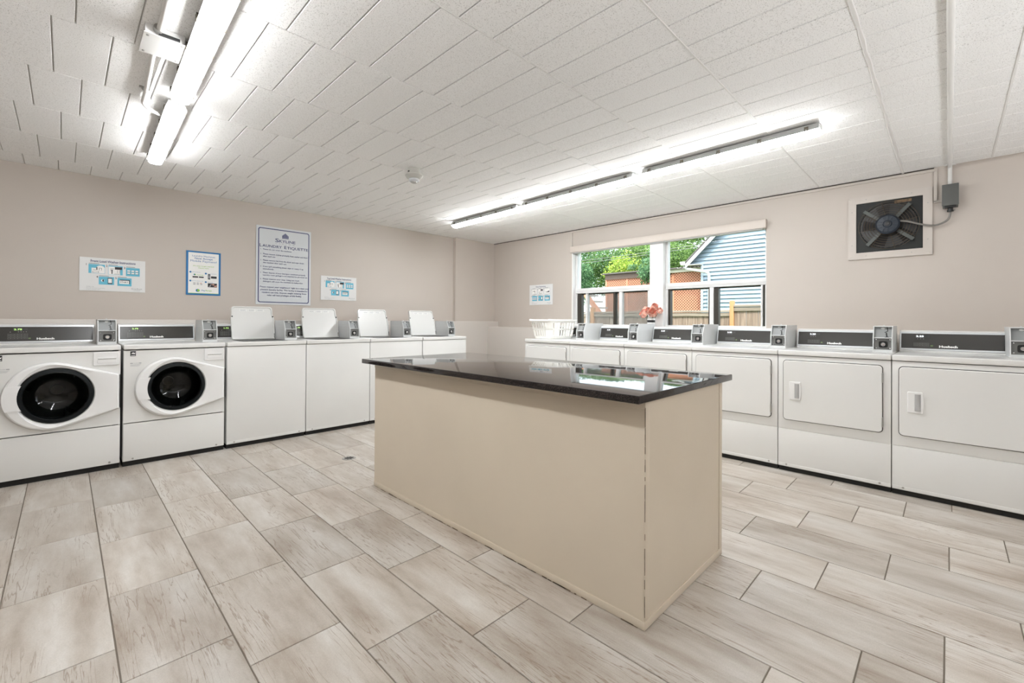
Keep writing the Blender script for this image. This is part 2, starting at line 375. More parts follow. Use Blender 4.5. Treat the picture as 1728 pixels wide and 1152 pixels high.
# window wall with its two openings
OY0, OY1, OY2, OY3 = -4.125, -3.02, -2.85, -1.685
OZ0, OZ1 = 1.095, 2.16
m = M()
m.box(0, .2, RY0, OY0, -.01, H + .01); m.box(0, .2, OY3, .2, -.01, H + .01)
m.box(0, .2, OY0, OY3, -.01, OZ0); m.box(0, .2, OY0, OY3, OZ1, H + .01)
wr_ = m.build('wall_right', WALL, kind='structure')
M().box(RX0 - .2, RX0, RY0, .2, -.01, H + .01).build('wall_back', WALL, kind='structure')
M().box(RX0, 0.2, RY0 - .2, RY0, -.01, H + .01).build('wall_front', WALL, kind='structure')
M().box(RX0, -.0, -.172, 0, 0, 1.157, .004).build('ledge', LEDGE, wl_, label='low pale boxed ledge behind the washers')
M().box(-.237, 0, RY0, -.172, 0, 1.069, .004).build('ledge', LEDGE, wr_, label='low pale boxed ledge behind the dryers')
M().box(-.003, .16, OY2 - .17, OY2, OZ0 - .005, OZ1).build('pier', MULLION, wr_, label='white painted pier between the two windows')
M().box(-.002, .18, OY3 - .002, OY3 + .016, OZ0, OZ1).build('reveal', MULLION, wr_)
M().box(-.03, .16, OY0, OY3, OZ0 - .03, OZ0 + .004, .004).build('sill', MULLION, wr_, label='white window sill')

# floor tiles: 12 x 24 inch, third-offset rows
PX, PY, GAPF = .3105, .614, .0045
tile_me = M().box(-PX / 2 + GAPF / 2, PX / 2 - GAPF / 2, -PY / 2 + GAPF / 2, PY / 2 - GAPF / 2, -.010, 0, .0012, 1).mesh(0)
tile_me.materials.append(TILE)
cands = []
for r in range(-10, 17):
    x0 = -5.195 + PX * r; xc = x0 + PX / 2
    if xc < RX0 + .1 or x0 + PX > .1: continue
    yj = -1.52 - .2087 * r
    for k in range(-20, 22):
        yc = yj + PY * k - PY / 2
        if yc < RY0 + .3 or yc > -.3: continue
        d = Vector((xc - CAM[0], yc - CAM[1], 0)); dep = d.dot(fw); lat = d.dot(rt)
        hidden = (yc > -.55) or (xc > -.75) or (-3.3 < xc < -2.85 and -4.3 < yc < -2.9)
        vis = dep > .25 and abs(lat) < dep * 1.25 + .5 and not hidden
        cands.append((0 if vis else 1, d.length, xc, yc))
cands.sort()
rest = M()
for i, (v, d, xc, yc) in enumerate(cands):
    if i < 290:
        o = obj('tile', tile_me, None, floor, (xc, yc, 0), (0, 0, PI if random.random() < .5 else 0))
    else:
        rest.box(xc - PX / 2 + GAPF / 2, xc + PX / 2 - GAPF / 2, yc - PY / 2 + GAPF / 2, yc + PY / 2 - GAPF / 2, -.010, 0)
rest.build('tile_field', TILE, floor, smooth=0, kind='stuff')

# ceiling tiles: rows run along x, short joints offset from row to row
CW = .196
rows = [(-.32, 0), (-.93, -.32), (-1.535, -.93), (-2.14, -1.535), (-2.748, -2.14), (-3.36, -2.748), (-3.97, -3.36), (-4.575, -3.97), (-5.165, -4.575), (-5.685, -5.165),
        (-6.29, -5.685), (-6.9, -6.29), (-7.5, -6.9), (-8.1, -7.5), (-8.7, -8.1), (-9.15, -8.7)]
phase = [0.03, -.07, 0.05, -4.768, -4.09, -3.82, -3.555, -3.467, -2.602, -2.309, .02, .11, .06, .14, .01, .09]
cc = []
for (ya, yb), ph in zip(rows, phase):
    x = ph % CW - CW * 43
    while x < 0:
        a, b = max(x, RX0), min(x + CW, 0)
        if b - a > .01:
            xc, yc = (a + b) / 2, (ya + yb) / 2
            d = Vector((xc - CAM[0], yc - CAM[1], 0)); dep = d.dot(fw); lat = d.dot(rt)
            vis = dep > 1.0 and abs(lat) < dep * 1.2 + .35
            cc.append((0 if vis else 1, d.length, a, b, ya, yb))
        x += CW
cc.sort()
rest = M(); cache = {}
GC = .0024
for i, (v, d, a, b, ya, yb) in enumerate(cc):
    if i < 295:
        key = (round(b - a, 3), round(yb - ya, 3))
        if key not in cache:
            w_, h_ = key
            cache[key] = M().box(-w_ / 2 + GC, w_ / 2 - GC, -h_ / 2 + GC * .7, h_ / 2 - GC * .7, 0, .012, .0022, 1).mesh(0); cache[key].materials.append(CEIL)
        obj('tile', cache[key], None, ceil, ((a + b) / 2, (ya + yb) / 2, H), None)
    else:
        rest.box(a + GC, b - GC, ya + GC * .7, yb - GC * .7, H, H + .012)
rest.build('tile_field', CEIL, ceil, smooth=0, kind='stuff')
# raised caulked seams on the ceiling
def seam(name, y, w, h, x0=-6.5, wob=0.0):
    rings = []; n = 60
    for i in range(n + 1):
        x = x0 + (-.003 - x0) * i / n; ww = w * (1 + random.uniform(-wob, wob)); hh = h * (1 + random.uniform(-wob, wob)); dy = random.uniform(-wob, wob) * w * .3
        rings.append([(x, y + dy - ww, H + .002), (x, y + dy - ww * .6, H - hh * .8), (x, y + dy, H - hh), (x, y + dy + ww * .6, H - hh * .8), (x, y + dy + ww, H + .002)])
    M().loft(rings, close=False).build(name, GRAYP, kind='structure')
seam('trim_1', -5.168, .011, .007, wob=.35)
seam('trim_2', -4.575, .006, .003, wob=.2)
seam('trim_3', -5.683, .007, .004, wob=.2)
seam('trim_4', -3.972, .004, .0015, wob=.2)
# dark strip, its colour standing for the shadow between window wall and ceiling
M().box(-.006, 0, -5.36, -.05, H - .010, H).build('gap_shade_strip', mat('dark_gap', (.06, .05, .045), .9), kind='structure')

# ------------------------------------------------------------------ windows
def window(idx, y0, y1, posts, trz, darks, screen=None, openx=None):
    """y0 < y1; frame plane at x .07-.12"""
    w = obj('window_%d' % idx, None, None, kind='structure', loc=(0, 0, 0))
    f = M()
    xa, xb = .065, .125
    f.box(xa, xb, y1 - .028, y1, OZ0, OZ1, .002); f.box(xa, xb, y0, y0 + .028, OZ0, OZ1, .002)
    f.box(xa, xb, y0, y1, OZ1 - .03, OZ1); f.box(xa - .02, xb, y0, y1, OZ0, OZ0 + .028, .002)
    f.build('window_frame', WINF, w)
    M().box(xa - .015, xb, y0 + .01, y1 - .01, trz[0], trz[1], .003).box(xa - .022, xa, y0 + .01, y1 - .01, trz[0] + .028, trz[0] + .034).build('transom', WINF, w)
    for a, b in posts: M().box(xa - .005, xb - .01, a, b, OZ0 + .02, trz[0] + .005, .002).build('sash_stile', WINF, w)
    d = M()
    for a, b in darks: d.box(xa + .01, xb + .01, a, b, OZ0 + .025, trz[0])
    d.box(xa + .03, xb + .01, y0 + .02, y1 - .02, trz[0] - .014, trz[0])
    d.build('track', BRNZ, w)
    M().box(.098, .102, y0 + .028, y1 - .028, trz[1], OZ1 - .03).build('pane', GLASS, w, smooth=0)
    M().box(.086, .089, y0 + .03, y1 - .03, OZ0 + .028, trz[0]).build('pane', GLASS, w, smooth=0)
    if screen:
        for a, b in screen: M().box(.108, .109, a, b, OZ0 + .03, trz[0] - .01).build('insect_screen', SCREEN, w, smooth=0)
    return w
window(1, OY2, OY3, [(-1.892, -1.861), (-2.431, -2.387), (-2.82, -2.79)], (1.553, 1.622), [(-1.782, -1.715), (-2.325, -2.295), (-2.395, -2.385), (-2.83, -2.818)], [(-2.79, -1.89)])
window(2, OY0, OY1 , [(-3.581, -3.539), (-4.075, -4.057), (-3.05, -3.02)], (1.553, 1.622), [(-3.076, -3.04), (-3.54, -3.522), (-3.629, -3.581), (-4.10, -4.08)])

# beige roller-blind headbox over both windows
t = thing('blind_box', 'long beige box valance across the top of both windows', 'blind box', (0, -2.9, 2.12))
M().box(-.055, -.001, -1.232, 1.228, 0, .085, .003).build('box_front', mat('peach_beige_paint', (.62, .555, .50), .45), t)
M().box(-.030, -.001, -1.228, 1.224, .085, .089).build('top_edge', CREAMD, t)
M().box(-.040, -.012, -1.20, 1.20, -.012, 0).build('bottom_bar', WTRIM, t)

# surface raceway
RACE = mat('beige_raceway', (.56, .51, .465), .45)
t = thing('wall_raceway', 'thin beige raceway under the ceiling edge above the windows, down to the switch box', 'raceway', (0, -3.5, 2.42))
def race(y0, y1, z0, z1, name='channel'):
    M().box(-.016, -.0005, y0 + 3.5, y1 + 3.5, z0 - 2.42, z1 - 2.42, .003).build(name, RACE, t)
race(-5.38, -1.66, 2.408, 2.430); race(-5.38, -5.358, 2.155, 2.408); race(-5.412, -5.358, 2.148, 2.168); race(-1.682, -1.66, 2.208, 2.408)

# ------------------------------------------------------------------ text and signs
_tc = {}
def text_mesh(body, h, w=None, align='LEFT', mtl=None, bold=0.0):
    key = (body, h, w, align, mtl.name if mtl else '', bold)
    if key in _tc: return _tc[key]
    c = bpy.data.curves.new('text', 'FONT'); c.body = body; c.size = 1; c.resolution_u = 2; c.offset = bold
    o = bpy.data.objects.new('text', c); COL.objects.link(o)
    dg = bpy.context.evaluated_depsgraph_get(); me = bpy.data.meshes.new_from_object(o.evaluated_get(dg))
    bpy.data.objects.remove(o); bpy.data.curves.remove(c)
    xs = [v.co.x for v in me.vertices]; x0, x1 = min(xs), max(xs)
    s = h / .72; sx = (w / (x1 - x0)) if w else s
    off = {'LEFT': -x0, 'CENTER': -(x0 + x1) / 2}[align]
    for v in me.vertices: v.co = Vector(((v.co.x + off) * sx, 0, v.co.y * s))
    me.materials.clear()
    if mtl: me.materials.append(mtl)
    _tc[key] = me
    return me
def add_text(m, body, x, z, h, w=None, align='LEFT', y=0, bold=0.0):
    me = text_mesh(body, h, w, align, None, bold)
    t = bmesh.new(); t.from_mesh(me); bmesh.ops.translate(t, vec=(x, y, z), verts=t.verts); m.add(t)
def flat(m, x0, x1, z0, z1, y=0): m.poly([(x0, y, z0), (x1, y, z0), (x1, y, z1), (x0, y, z1)], [(0, 1, 2, 3)])

def sign(name, label, loc, rz, w, h, board, layers, group=None, th=.004):
    """layers: (part name, material, list of ('r',x0,x1,z0,z1) or ('t',text,x,z,h,w,align[,bold]))"""
    t = thing(name, label, 'sign', loc, rz, group)
    M().box(0, w, 0, th, 0, h, .0008, 1).build('board', board, t)
    for i, (pn, mt, els) in enumerate(layers):
        m = M(); y0 = -.0006 * (i + 1)
        for ei, e in enumerate(els):
            y = y0 - .000012 * min(ei, 40)
            if e[0] == 'r': flat(m, e[1], e[2], e[3], e[4], y)
            elif e[0] == 'p': m.poly([(a, y, b) for a, b in e[1]], [tuple(range(len(e[1])))])
            else: add_text(m, e[1], e[2], e[3], e[4], e[5], e[6], y, 0 if 'M' in e[1] or e[1] == '1' else (.010 if len(e) > 7 else .003))
        m.build(pn, mt, t, smooth=0, kind='stuff')
    return t
def rr(x0, x1, z0, z1, r, n=5):
    o = []
    for cx, cz, a0 in ((x1 - r, z1 - r, 0), (x0 + r, z1 - r, 90), (x0 + r, z0 + r, 180), (x1 - r, z0 + r, 270)):
        for k in range(n + 1):
            a = R(a0 + 90 * k / n); o.append((cx + r * math.cos(a), cz + r * math.sin(a)))
    return o
def circ(cx, cz, rx, rz=None, n=20): return [(cx + rx * math.cos(2 * PI * k / n), cz + (rz or rx) * math.sin(2 * PI * k / n)) for k in range(n)]
def tri(*p): return ('p', list(p))

def instruction_sign(name, label, loc, rz, w, h, title, kind):
    X = lambda a: a * w; Z = lambda a: (1 - a) * h     # fractions from top left
    blue, white, black, grey, texts = [], [], [], [], []
    def R_(l, a, b, c, d): l.append(('r', X(a), X(b), Z(d), Z(c)))
    if kind == 'dryer':
        cells = [(.12, .34, .21, .48), (.39, .60, .21, .48), (.66, .89, .19, .47), (.12, .34, .55, .80), (.39, .60, .55, .80), (.66, .89, .55, .80)]
        cols = ['g', 'g', 'g', 'b', 'b', 'b']; start = 5; six = 3; phone = 4
    else:
        cells = [(.13, .37, .20, .47), (.42, .64, .21, .49), (.69, .91, .24, .50), (.28, .51, .56, .80), (.56, .78, .57, .82)]
        cols = ['b'] * 5; start = 4; six = 2; phone = 3
    for i, (a, b, c, d) in enumerate(cells):
        if cols[i] == 'b': R_(blue, a, b, c, d)
        else: R_(grey, a, b, c, d); R_(white, a + .004, b - .004, c + .008, d - .008)
        texts.append(('t', str(i + 1), X(a - .035), Z(c + .045), h * .062, (None if i == 0 else w * .024), 'LEFT', .02))
        R_(grey, a + .005, a + (b - a) * .65, c - .032, c - .012)
    # drawings
    a, b, c, d = cells[0]; ww, hh = b - a, d - c
    if kind != 'dryer': R_(white, a + ww * .18, b - .004, c + hh * .40, d - .006); white.append(('p', [(X(q[0]), Z(q[1])) for q in circ(a + ww * .72, c + hh * .45, ww * .27, hh * .34)]))
    black.append(('p', [(X(a + ww * .5), Z(c + hh * .55)), (X(a + ww * .46), Z(c + hh * .30)), (X(a + ww * .54), Z(c + hh * .30))]))
    R_(black, a + ww * .47, a + ww * .53, c + hh * .28, c + hh * .62)
    R_(grey, a + ww * .3, a + ww * .62, c + hh * .72, c + hh * .76); R_(grey, a + ww * .25, a + ww * .65, c + hh * .88, c + hh * .91)
    a, b, c, d = cells[1]; ww, hh = b - a, d - c
    if kind != 'dryer': R_(white, a + .004, a + ww * .82, c + hh * .1, d - .006)
    R_(black, a + ww * .45, b - .01, c + hh * .12, c + hh * .38)
    R_(black, a + ww * .2, a + ww * .28, c + hh * .45, c + hh * .85); R_(grey, a + ww * .35, a + ww * .78, c + hh * .82, c + hh * .86); R_(grey, a + ww * .38, a + ww * .8, c + hh * .5, c + hh * .53)
    if kind == 'dryer':
        a, b, c, d = cells[2]; ww, hh = b - a, d - c; R_(black, a + ww * .2, a + ww * .85, c + hh * .66, c + hh * .72); black.append(tri((X(a + ww * .4), Z(c + hh * .66)), (X(a + ww * .9), Z(c + hh * .66)), (X(a + ww * .9), Z(c + hh * .45))))
    def K(cell, x0, x1, z0, z1, l=black):
        A_, B_, C_, D_ = cell; w_, h_ = B_ - A_, D_ - C_
        l.append(('p', [(X(A_ + w_ * x0), Z(C_ + h_ * z1)), (X(A_ + w_ * x1), Z(C_ + h_ * z1)), (X(A_ + w_ * x1), Z(C_ + h_ * z0)), (X(A_ + w_ * x0), Z(C_ + h_ * z0))]))
    if kind != 'dryer':
        K(cells[0], .47, .53, .30, .62); K(cells[0], .26, .46, .60, .63); K(cells[0], .24, .62, .76, .78); K(cells[0], .24, .62, .92, .94); K(cells[0], .24, .26, .76, .94); K(cells[0], .60, .62, .76, .94)
        K(cells[0], .64, .66, .40, .66); K(cells[0], .78, .80, .40, .66); K(cells[0], .64, .80, .38, .41)
        K(cells[1], .22, .29, .50, .90); K(cells[1], .45, .90, .12, .40); K(cells[1], .16, .18, .34, .60); K(cells[1], .16, .40, .32, .35); K(cells[1], .40, .80, .88, .91); K(cells[1], .62, .64, .45, .80); K(cells[1], .78, .80, .45, .80)
        black.append(('p', [(X(cells[1][0] + .255 * (cells[1][1] - cells[1][0])), Z(cells[1][2] + .40 * (cells[1][3] - cells[1][2]))), (X(cells[1][0] + .19 * (cells[1][1] - cells[1][0])), Z(cells[1][2] + .55 * (cells[1][3] - cells[1][2]))), (X(cells[1][0] + .32 * (cells[1][1] - cells[1][0])), Z(cells[1][2] + .55 * (cells[1][3] - cells[1][2])))]))
    else:
        K(cells[0], .15, .60, .36, .42); K(cells[0], .55, .60, .42, .70); K(cells[0], .30, .85, .88, .92)
        K(cells[1], .50, .95, .10, .36); K(cells[1], .20, .80, .80, .86); K(cells[1], .20, .25, .56, .86); K(cells[1], .25, .85, .50, .53); K(cells[2], .20, .85, .66, .72)
    a, b, c, d = cells[six]; ww, hh = b - a, d - c
    for i in range(3):
        for j in range(2): R_(black, a + ww * (.12 + .29 * i), a + ww * (.33 + .29 * i), c + hh * (.32 + .27 * j), c + hh * (.50 + .27 * j)); R_(white, a + ww * (.10 + .29 * i), a + ww * (.31 + .29 * i), c + hh * (.30 + .27 * j), c + hh * (.47 + .27 * j))
    a, b, c, d = cells[phone]; ww, hh = b - a, d - c
    R_(black, a + ww * .58, a + ww * .88, c + hh * .14, c + hh * .88); R_(white, a + ww * .61, a + ww * .85, c + hh * .22, c + hh * .76)
    white.append(('p', [(X(q[0]), Z(q[1])) for q in circ(a + ww * .25, c + hh * .5, ww * .1, hh * .15)])); black.append(('p', [(X(q[0]), Z(q[1])) for q in circ(a + ww * .28, c + hh * .5, ww * .05, hh * .15)]))
    a, b, c, d = cells[start]; ww, hh = b - a, d - c
    R_(black, a + ww * .17, a + ww * .88, c + hh * .22, c + hh * .72); R_(white, a + ww * .14, a + ww * .82, c + hh * .32, c + hh * .74)
    st = [('t', 'START', X(a + ww * .48), Z(c + hh * .62), h * .05, X(ww * .56), 'CENTER', .01)]
    small = [('t', 'Contact us:', X(.10), Z(.885), h * .022, X(.11), 'LEFT'), ('t', 'Call or text us for service on any machine', X(.10), Z(.925), h * .02, X(.27), 'LEFT'), ('t', 'or report a problem online', X(.10), Z(.965), h * .02, X(.20), 'LEFT')]
    logo = [('t', 'RiverRock', X(.78), Z(.915), h * .04, X(.17), 'LEFT'), ('t', 'LAUNDRY', X(.81), Z(.965), h * .022, X(.11), 'LEFT')]
    return sign(name, label, loc, rz, w, h, PAPER, [
        ('drawing', INKC, blue), ('drawing', INKG, grey), ('drawing', INKB, black[:2] + black[2:]), ('drawing', INKW, white), ('drawing', INKB, [e for e in black if e[0] == 'p'] + st + texts),
        ('lettering', INKN, [('t', title, X(.5), Z(.135), h * .075, X(.68 if kind != 'dryer' else .42), 'CENTER', .012)]),
        ('lettering', INKG, small + logo)])

instruction_sign('instruction_sign', 'wide white sign headed Front Load Washer Instructions, leftmost on the washer wall', (-4.933, -.006, 1.413), 0, .449, .297, 'Front Load Washer Instructions', 'front')
instruction_sign('instruction_sign', 'small white Top Load Washer Instructions sign right of the tall etiquette sign', (-2.831, -.006, 1.410), 0, .455, .296, 'Top Load Washer Instructions', 'top')
instruction_sign('instruction_sign', 'small white Dryer Instructions sign on the wall left of the windows', (-.006, -.868, 1.408), -PI / 2, .457, .303, 'Dryer Instructions', 'dryer')

# mobile payment poster
w, h = .296, .446
X = lambda a: a * w; Z = lambda a: (1 - a) * h
def wavy(a, z, s, ww): return ('t', a, X(.5), Z(z), h * s, X(ww), 'CENTER', .015)
sign('payment_poster', 'portrait blue-bordered poster Laundry Machines Now Accept Mobile Payment', (-4.168, -.006, 1.410), 0, w, h, INKBL, [
    ('paper', INKW, [('p', rr(X(.06), X(.94), Z(.96), Z(.035), .004))]),
    ('lettering', INKBL, [wavy('Laundry Machines', .125, .036, .66), wavy('Now Accept', .185, .045, .52), wavy('Mobile Payment!', .245, .045, .76),
                          ('t', 'Download the free app', X(.16), Z(.485), h * .014, X(.24), 'LEFT'), ('t', 'Connect to the machine', X(.60), Z(.505), h * .014, X(.28), 'LEFT'),
                          ('t', 'Add funds using your card', X(.16), Z(.685), h * .014, X(.32), 'LEFT'), ('t', 'Swipe to pay', X(.60), Z(.70), h * .014, X(.16), 'LEFT'),
                          ('p', circ(X(.12), Z(.48), .009)), ('p', circ(X(.56), Z(.50), .009)), ('p', circ(X(.12), Z(.68), .009)), ('p', circ(X(.56), Z(.695), .009)),
                          ('p', circ(X(.33), Z(.895), .017, .015)), ('t', 'Pay', X(.44), Z(.905), h * .030, X(.11), 'LEFT', .02), ('p', circ(X(.24), Z(.535), .009, .008))]),
    ('lettering', INKGR, [wavy("It's easy to get started!", .345, .022, .6), wavy("Here's how:", .39, .022, .3), ('p', circ(X(.35), Z(.895), .012, .012)), ('t', 'Range', X(.56), Z(.905), h * .030, X(.18), 'LEFT', .02),
                          ('p', circ(X(.255), Z(.535), .006)), ('t', 'PayRange', X(.31), Z(.55), h * .02, X(.18), 'LEFT'), ('r', X(.06), X(.94), Z(.965), Z(.955))]),
    ('pictogram', INKB, [('p', rr(X(.18), X(.34), Z(.605), Z(.575), .002)), ('p', rr(X(.36), X(.50), Z(.605), Z(.575), .002)), ('p', rr(X(.62), X(.69), Z(.63), Z(.51), .003)), ('p', rr(X(.71), X(.88), Z(.605), Z(.555), .002)), ('r', X(.62), X(.89), Z(.81), Z(.72))]),
    ('pictogram', INKG, [('r', X(.20), X(.27), Z(.735), Z(.72)), ('r', X(.30), X(.36), Z(.735), Z(.72)), ('r', X(.20), X(.27), Z(.765), Z(.75)), ('r', X(.30), X(.36), Z(.765), Z(.75)), ('r', X(.40), X(.46), Z(.765), Z(.75)), ('r', X(.63), X(.68), Z(.61), Z(.53)), tri((X(.64), Z(.80)), (X(.72), Z(.73)), (X(.70), Z(.80)))]),
    ('pictogram', INKO, [('r', X(.39), X(.45), Z(.735), Z(.72)), tri((X(.78), Z(.80)), (X(.88), Z(.75)), (X(.88), Z(.80))), tri((X(.70), Z(.75)), (X(.80), Z(.73)), (X(.82), Z(.77)))])])

# laundry etiquette board
w, h = .590, .879
X = lambda a: a * w; Z = lambda a: (1 - a) * h
body = [('1.', 'Please do not cover the machines.', .305, .54), ('2.', 'Please remove clothes promptly from washer and dryer', .365, .86), ('', 'after each use.', .395, .23),
        ('3.', 'Please remove lint from the dryer and wipe down', .445, .78), ('', 'the machine after each use.', .475, .44), ('4.', 'If you spill something please wipe or messy it up', .525, .77), ('', 'immediately.', .555, .20),
        ('5.', 'Please dispose of your detergent containers properly.', .603, .82), ('', 'Laundry room garbage is not intended for personal use.', .633, .86), ('6.', 'Please measure your soap. Using too much', .683, .69), ('', 'detergent will cause the machines to malfunction.', .713, .77)]
els = []
for nmb, tx, z, wd in body:
    if nmb: els.append(('t', nmb, X(.075), Z(z), h * .0165, X(.018), 'LEFT', .004))
    els.append(('t', tx, X(.12), Z(z), h * .0175, X(wd * .95), 'LEFT', .004))
for tx, z, wd in (("Please respect your neighbours' right to a clean and", .785, .88), ('pleasant laundry facility. This facility is intended for', .820, .86), ('resident use only. Anyone caught violating these', .855, .81), ('rules will lose privileges of this facility.', .890, .63)):
    els.append(('t', tx, X(.51), Z(z), h * .020, X(wd), 'CENTER', .004))
o_ = rr(X(.035), X(.965), Z(.975), Z(.025), .022); i_ = rr(X(.051), X(.949), Z(.9645), Z(.0355), .016)
bl = []
for k in range(len(o_)):
    k2 = (k + 1) % len(o_); bl.append(('p', [o_[k], o_[k2], i_[k2], i_[k]]))
lg = []
for k, (a, hh) in enumerate(((.455, .035), (.472, .045), (.489, .055), (.506, .064), (.523, .055), (.540, .045), (.557, .035))): lg.append(('r', X(a), X(a + .0125), Z(.130), Z(.130 - hh)))
lg.append(('r', X(.450), X(.575), Z(.137), Z(.133)))
sign('etiquette_sign', 'tall white Laundry Etiquette sign with a navy rounded border line', (-3.541, -.006, 1.334), 0, w, h, mat('pale_grey_sign_board', (.63, .655, .68), .4), [
    ('border', INKN, bl), ('emblem', INKN, lg),
    ('lettering', INKN, [('t', 'S', X(.33), Z(.190), h * .048, X(.065), 'LEFT', .01), ('t', 'KYLINE', X(.40), Z(.190), h * .036, X(.30), 'LEFT', .008), ('t', 'L', X(.06), Z(.268), h * .040, X(.035), 'LEFT', .01),
                         ('t', 'AUNDRY', X(.105), Z(.268), h * .034, X(.345), 'LEFT', .01), ('t', 'E', X(.495), Z(.268), h * .040, X(.04), 'LEFT', .01), ('t', 'TIQUETTE', X(.545), Z(.268), h * .034, X(.395), 'LEFT', .01)] + els),
    ('lettering', INKG, [('t', 'L   I   V   I   N   G', X(.51), Z(.213), h * .014, X(.34), 'CENTER')])])

# ------------------------------------------------------------------ machines
def console(root, wd, y, z0, z1, price, led, keys):
    """sloping console with charcoal control panel; local x 0..wd"""
    hgt = z1 - z0; dy = .032
    m = M(); m.prism([(y, z0 - .018), (y, z0), (y + dy, z1 - .010), (y + dy + .02, z1), (y + .115, z1), (y + .115, z0 - .018)], 'x', 0.004, wd)
    c = m.build('console', WHITE, root)
    t = math.atan2(dy, hgt - .010)
    L = math.hypot(dy, hgt - .01)
    rx = -t
    # frame lip and panel live in the slope's own frame
    fr = M().rrect(.004, wd, 0, L, .006, -.004, .0, n=2, inset=.002).build('console_frame', SILV, root, (0, y, z0), (rx, 0, 0))
    cp = M().box(.014, wd - .012, -.0065, -.003, .014, L - .016, .001, 1).build('control_panel', PANEL, root, (0, y, z0), (rx, 0, 0))
    x0 = .014; PW = wd - .026; yy = -.0072
    m = M(); add_text(m, 'Huebsch', x0 + PW * .385, .024, .0155, .098, 'LEFT', yy, .055); m.build('lettering', INKW, cp, smooth=0, kind='stuff')
    m = M(); flat(m, x0 + PW * .145, x0 + PW * .29, L - .045, L - .027, yy); m.build('display', BLACK, cp, smooth=0)
    m = M(); add_text(m, price, x0 + PW * .155, L - .0425, .0125, .042, 'LEFT', yy - .0005, .02); m.build('digits', led, cp, smooth=0, kind='stuff')
    m = M()
    if keys == 'w':
        for i in range(6):
            for j in range(3): a = x0 + PW * (.095 + .034 * i); b = .030 + .0155 * j; M_frame(m, a, a + PW * .03, b, b + .012, yy)
        for i in range(4): m.poly([(x0 + PW * (.20 + .026 * i) + p[0], yy, L - .056 + p[1]) for p in circ(0, 0, .0032, n=8)], [tuple(range(8))])
        m.poly([(x0 + PW * .12, yy, L - .052), (x0 + PW * .112, yy, L - .060), (x0 + PW * .128, yy, L - .060)], [(0, 1, 2)])
    else:
        for i in range(5):
            for j in range(2): a = x0 + PW * (.13 + .032 * i); b = .030 + .015 * j; M_frame(m, a, a + PW * .027, b, b + .011, yy)
        for i in range(3): m.poly([(x0 + PW * (.17 + .03 * i) + p[0], yy, L - .056 + p[1]) for p in circ(0, 0, .003, n=8)], [tuple(range(8))])
    m.build('keypad', KEYG, cp, smooth=0, kind='stuff')
    m = M(); flat(m, x0 + PW * .30, x0 + PW * .325, .030, .040, yy); m.build('start_key', KEYGR, cp, smooth=0)
    return c
def M_frame(m, a, b, c, d, y, t=.0012):
    flat(m, a, b, c, c + t, y); flat(m, a, b, d - t, d, y); flat(m, a, a + t, c + t, d - t, y); flat(m, b - t, b, c + t, d - t, y)
    flat(m, a + (b - a) * .3, a + (b - a) * .7, (c + d) / 2 - t, (c + d) / 2, y)

